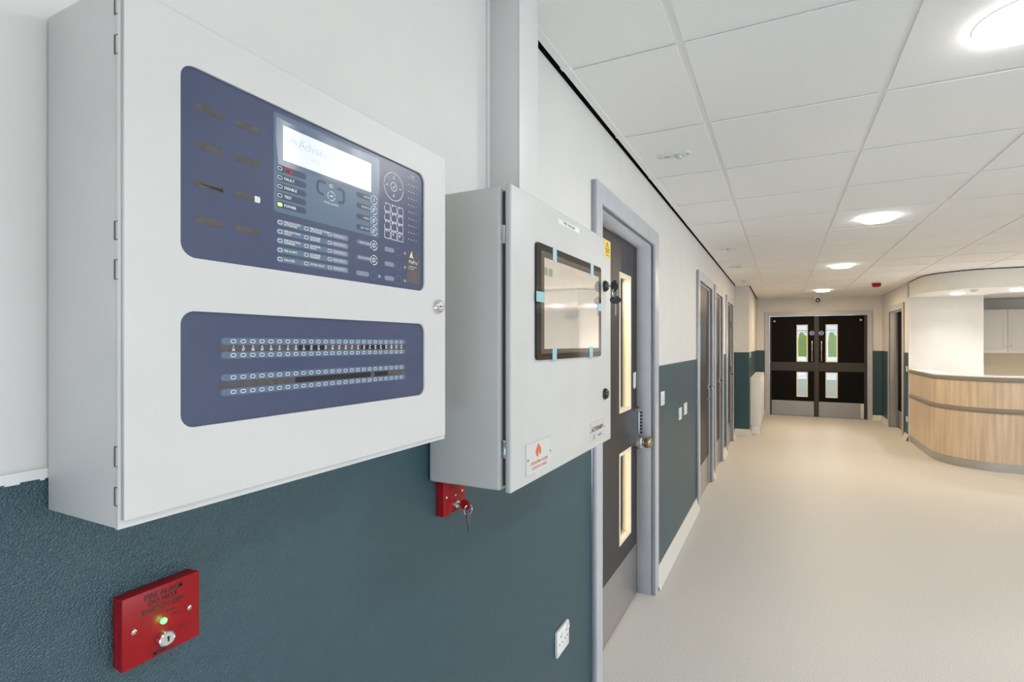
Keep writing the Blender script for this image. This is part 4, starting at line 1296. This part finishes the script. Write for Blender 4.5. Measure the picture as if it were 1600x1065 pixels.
# ------------------------------------------------------------------ ceiling devices
labs = ['white emergency light plate nearest on the ceiling by the left wall', 'second white emergency light plate along the left ceiling edge',
        'third and smallest white emergency light plate along the left ceiling edge']
for (x, yv), lb in zip(((-0.468, 2.41), (-0.484, 4.985), (-0.488, 6.19)), labs):
    t = thing('emergency_light', lb, 'emergency light', (x, yv, ZC), 'emergency lights along the left')
    plate('base_plate', rrect(x - 0.080, x + 0.080, yv - 0.027, yv + 0.027, 0.026, 6), 'z-', ZC, ZC - 0.006, M_white, t)
    lathe('lens', [(0.022, 0.006), (0.022, 0.010), (0.015, 0.012), (0.013, 0.020), (0.006, 0.023), (0, 0.023)], (x + 0.026, yv, ZC), 'z-', M_lens, t, 18, 'clear domed lens')
    lathe('status_lamp', [(0.003, 0.006), (0.003, 0.0075), (0, 0.008)], (x + 0.066, yv, ZC), 'z-', M_gasket, t, 8)
    lathe('fixing_screw', [(0.003, 0.006), (0.003, 0.0075), (0, 0.008)], (x - 0.064, yv, ZC), 'z-', M_gasket, t, 8)
    for q in (-0.004, 0.004):
        box('vent_slot', x - 0.044, x - 0.018, yv + q - 0.0012, yv + q + 0.0012, ZC - 0.0066, ZC - 0.0055, M_gasket, t)
t = thing('smoke_detector', 'round white smoke detector on the ceiling by the last left door', 'smoke detector', (-0.468, 7.62, ZC))
lathe('base', [(0.05, 0), (0.05, 0.012), (0.044, 0.015)], (-0.468, 7.62, ZC), 'z-', M_white, t, 24)
lathe('chamber', [(0.038, 0.014), (0.034, 0.036), (0.02, 0.042), (0, 0.043)], (-0.468, 7.62, ZC), 'z-', M_white, t, 24)
t = thing('alarm_sounder', 'red round alarm sounder on a white base near the end of the corridor ceiling', 'alarm sounder', (1.235, 8.60, ZC))
lathe('base', [(0.055, 0), (0.055, 0.018), (0.05, 0.022)], (1.235, 8.60, ZC), 'z-', M_white, t, 24)
lathe('sounder_body', [(0.058, 0.022), (0.060, 0.030), (0.054, 0.062), (0.04, 0.072), (0, 0.074)], (1.235, 8.60, ZC), 'z-', M_red, t, 24, 'red sounder body')
t = thing('exit_lamp', 'small flat white ceiling lamp over the right leaf of the double door', 'ceiling light', (1.19, 10.60, ZC))
lathe('base', [(0.055, 0), (0.055, 0.008), (0.05, 0.012), (0.03, 0.014)], (1.19, 10.60, ZC), 'z-', M_white, t, 22)
lathe('lens', [(0.03, 0.014), (0.028, 0.022), (0, 0.025)], (1.19, 10.60, ZC), 'z-', M_white, t, 22)
t = thing('security_camera', 'white dome camera with a black eye above the double door', 'camera', (0.595, 10.62, ZC))
lathe('base', [(0.065, 0), (0.065, 0.030), (0.06, 0.038)], (0.595, 10.62, ZC), 'z-', M_white, t, 24)
lathe('dome', [(0.06, 0.038), (0.058, 0.070), (0.046, 0.098), (0.025, 0.112), (0, 0.116)], (0.595, 10.62, ZC), 'z-', M_white, t, 24)
lathe('lens_eye', [(0.040, -0.010), (0.040, 0.012), (0.028, 0.024), (0, 0.027)], (0.595, 10.568, ZC - 0.088), 'y-', M_black, t, 18, 'black camera eye')

# ------------------------------------------------------------------ radiator
rd = thing('radiator', 'white panel radiator on the boxed corner wall left of the double door', 'radiator', (-0.388, 9.4, 0.125))
RY0, RY1 = 8.50, 10.15
box('back_panel', -0.452, -0.440, RY0 + 0.02, RY1 - 0.02, 0.15, 0.885, M_rad, rd, 0.003)
box('front_panel', -0.322, -0.310, RY0 + 0.005, RY1 - 0.005, 0.15, 0.885, M_rad, rd, 0.003)
for yv in (RY0, RY1 - 0.006):
    box('end_cover', -0.462, -0.308, yv, yv + 0.006, 0.14, 0.892, M_rad, rd, 0.002)
for k in range(22):
    yv = RY0 + 0.05 + 0.0725 * k
    box('flute', -0.3105, -0.303, yv, yv + 0.035, 0.21, 0.84, M_rad, rd, 0.003)
for k in range(5):
    x = -0.452 + 0.029 * k
    box('grille_slat', x, x + 0.017, RY0 + 0.006, RY1 - 0.006, 0.884, 0.890, M_rad, rd)
for k in range(14):
    yv = RY0 + 0.06 + 0.115 * k
    box('grille_cross_bar', -0.452, -0.312, yv, yv + 0.012, 0.882, 0.886, M_rad, rd)
for yv in (RY0 + 0.25, RY1 - 0.25):
    box('wall_bracket', -0.4670, -0.440, yv, yv + 0.03, 0.20, 0.84, M_rad, rd)
box('valve_cover', -0.445, -0.325, RY0 + 0.012, RY0 + 0.05, 0.0, 0.14, M_rad, rd, 0.004)

# ------------------------------------------------------------------ hi-vis vests seen through the far glass


def vest(name, label, x, yv, z, m, sc=1.0):
    t = thing(name, label, 'vest', (x, yv, z), 'hi-vis vests in the lobby')
    out = [(-0.20, 0), (0.20, 0), (0.21, 0.42), (0.17, 0.50), (0.19, 0.62), (0.10, 0.68), (0.04, 0.54), (-0.04, 0.54), (-0.10, 0.68), (-0.19, 0.62), (-0.17, 0.50), (-0.21, 0.42)]
    bm = poly_prism(bmesh.new(), [(x + a * sc, z + b * sc) for a, b in out], 'y-', yv + 0.09, yv)
    bmesh.ops.bevel(bm, geom=bm.edges[:], offset=0.02, segments=2, profile=0.5, affect='EDGES', clamp_overlap=True)
    obj('vest_body', bm, m, t, smooth=True)
    for q in (0.10, 0.27):
        box('reflective_band', x - 0.208 * sc, x + 0.208 * sc, yv - 0.004, yv + 0.094, z + q * sc, z + (q + 0.05) * sc, M_reflect, t)
    for s in (-1, 1):
        plate('brace_band', [(x + s * 0.115 * sc, z + 0.33 * sc), (x + s * 0.155 * sc, z + 0.33 * sc), (x + s * 0.145 * sc, z + 0.64 * sc), (x + s * 0.105 * sc, z + 0.64 * sc)], 'y-', yv + 0.02, yv - 0.004, M_reflect, t)
    return t


rk = thing('coat_stand', 'coat rail in the lobby holding the hi-vis vests', 'coat stand', (0.75, 12.9, 0))
for x in (-0.35, 1.6):
    tube('upright', [(x, 12.95, 0.0), (x, 12.95, 1.72)], 0.012, M_satin, rk, 8)
    tube('foot', [(x, 12.7, 0.012), (x, 13.2, 0.012)], 0.012, M_satin, rk, 8)
tube('rail', [(-0.35, 12.95, 1.72), (1.6, 12.95, 1.72)], 0.011, M_satin, rk, 8)
for args in (('lime hi-vis vest beyond the left door glass', 0.50, 1.12, M_hivis, 0.86), ('lime hi-vis vest beyond the right door glass', 1.10, 1.12, M_hivis, 0.86),
             ('orange hi-vis vest hanging low beyond the left door glass', 0.10, 1.06, M_hior, 0.9)):
    lb, x, z, m, sc = args
    t = vest('safety_vest', lb, x, 12.90, z, m, sc)
    tube('hanger', [(x - 0.15 * sc, 12.945, z + 0.60 * sc), (x, 12.945, z + 0.66 * sc), (x + 0.15 * sc, 12.945, z + 0.60 * sc)], 0.006, M_gasket, t, 6)
    tube('hanger_hook', [(x, 12.945, z + 0.66 * sc), (x, 12.945, 1.7075)], 0.004, M_satin, t, 6)
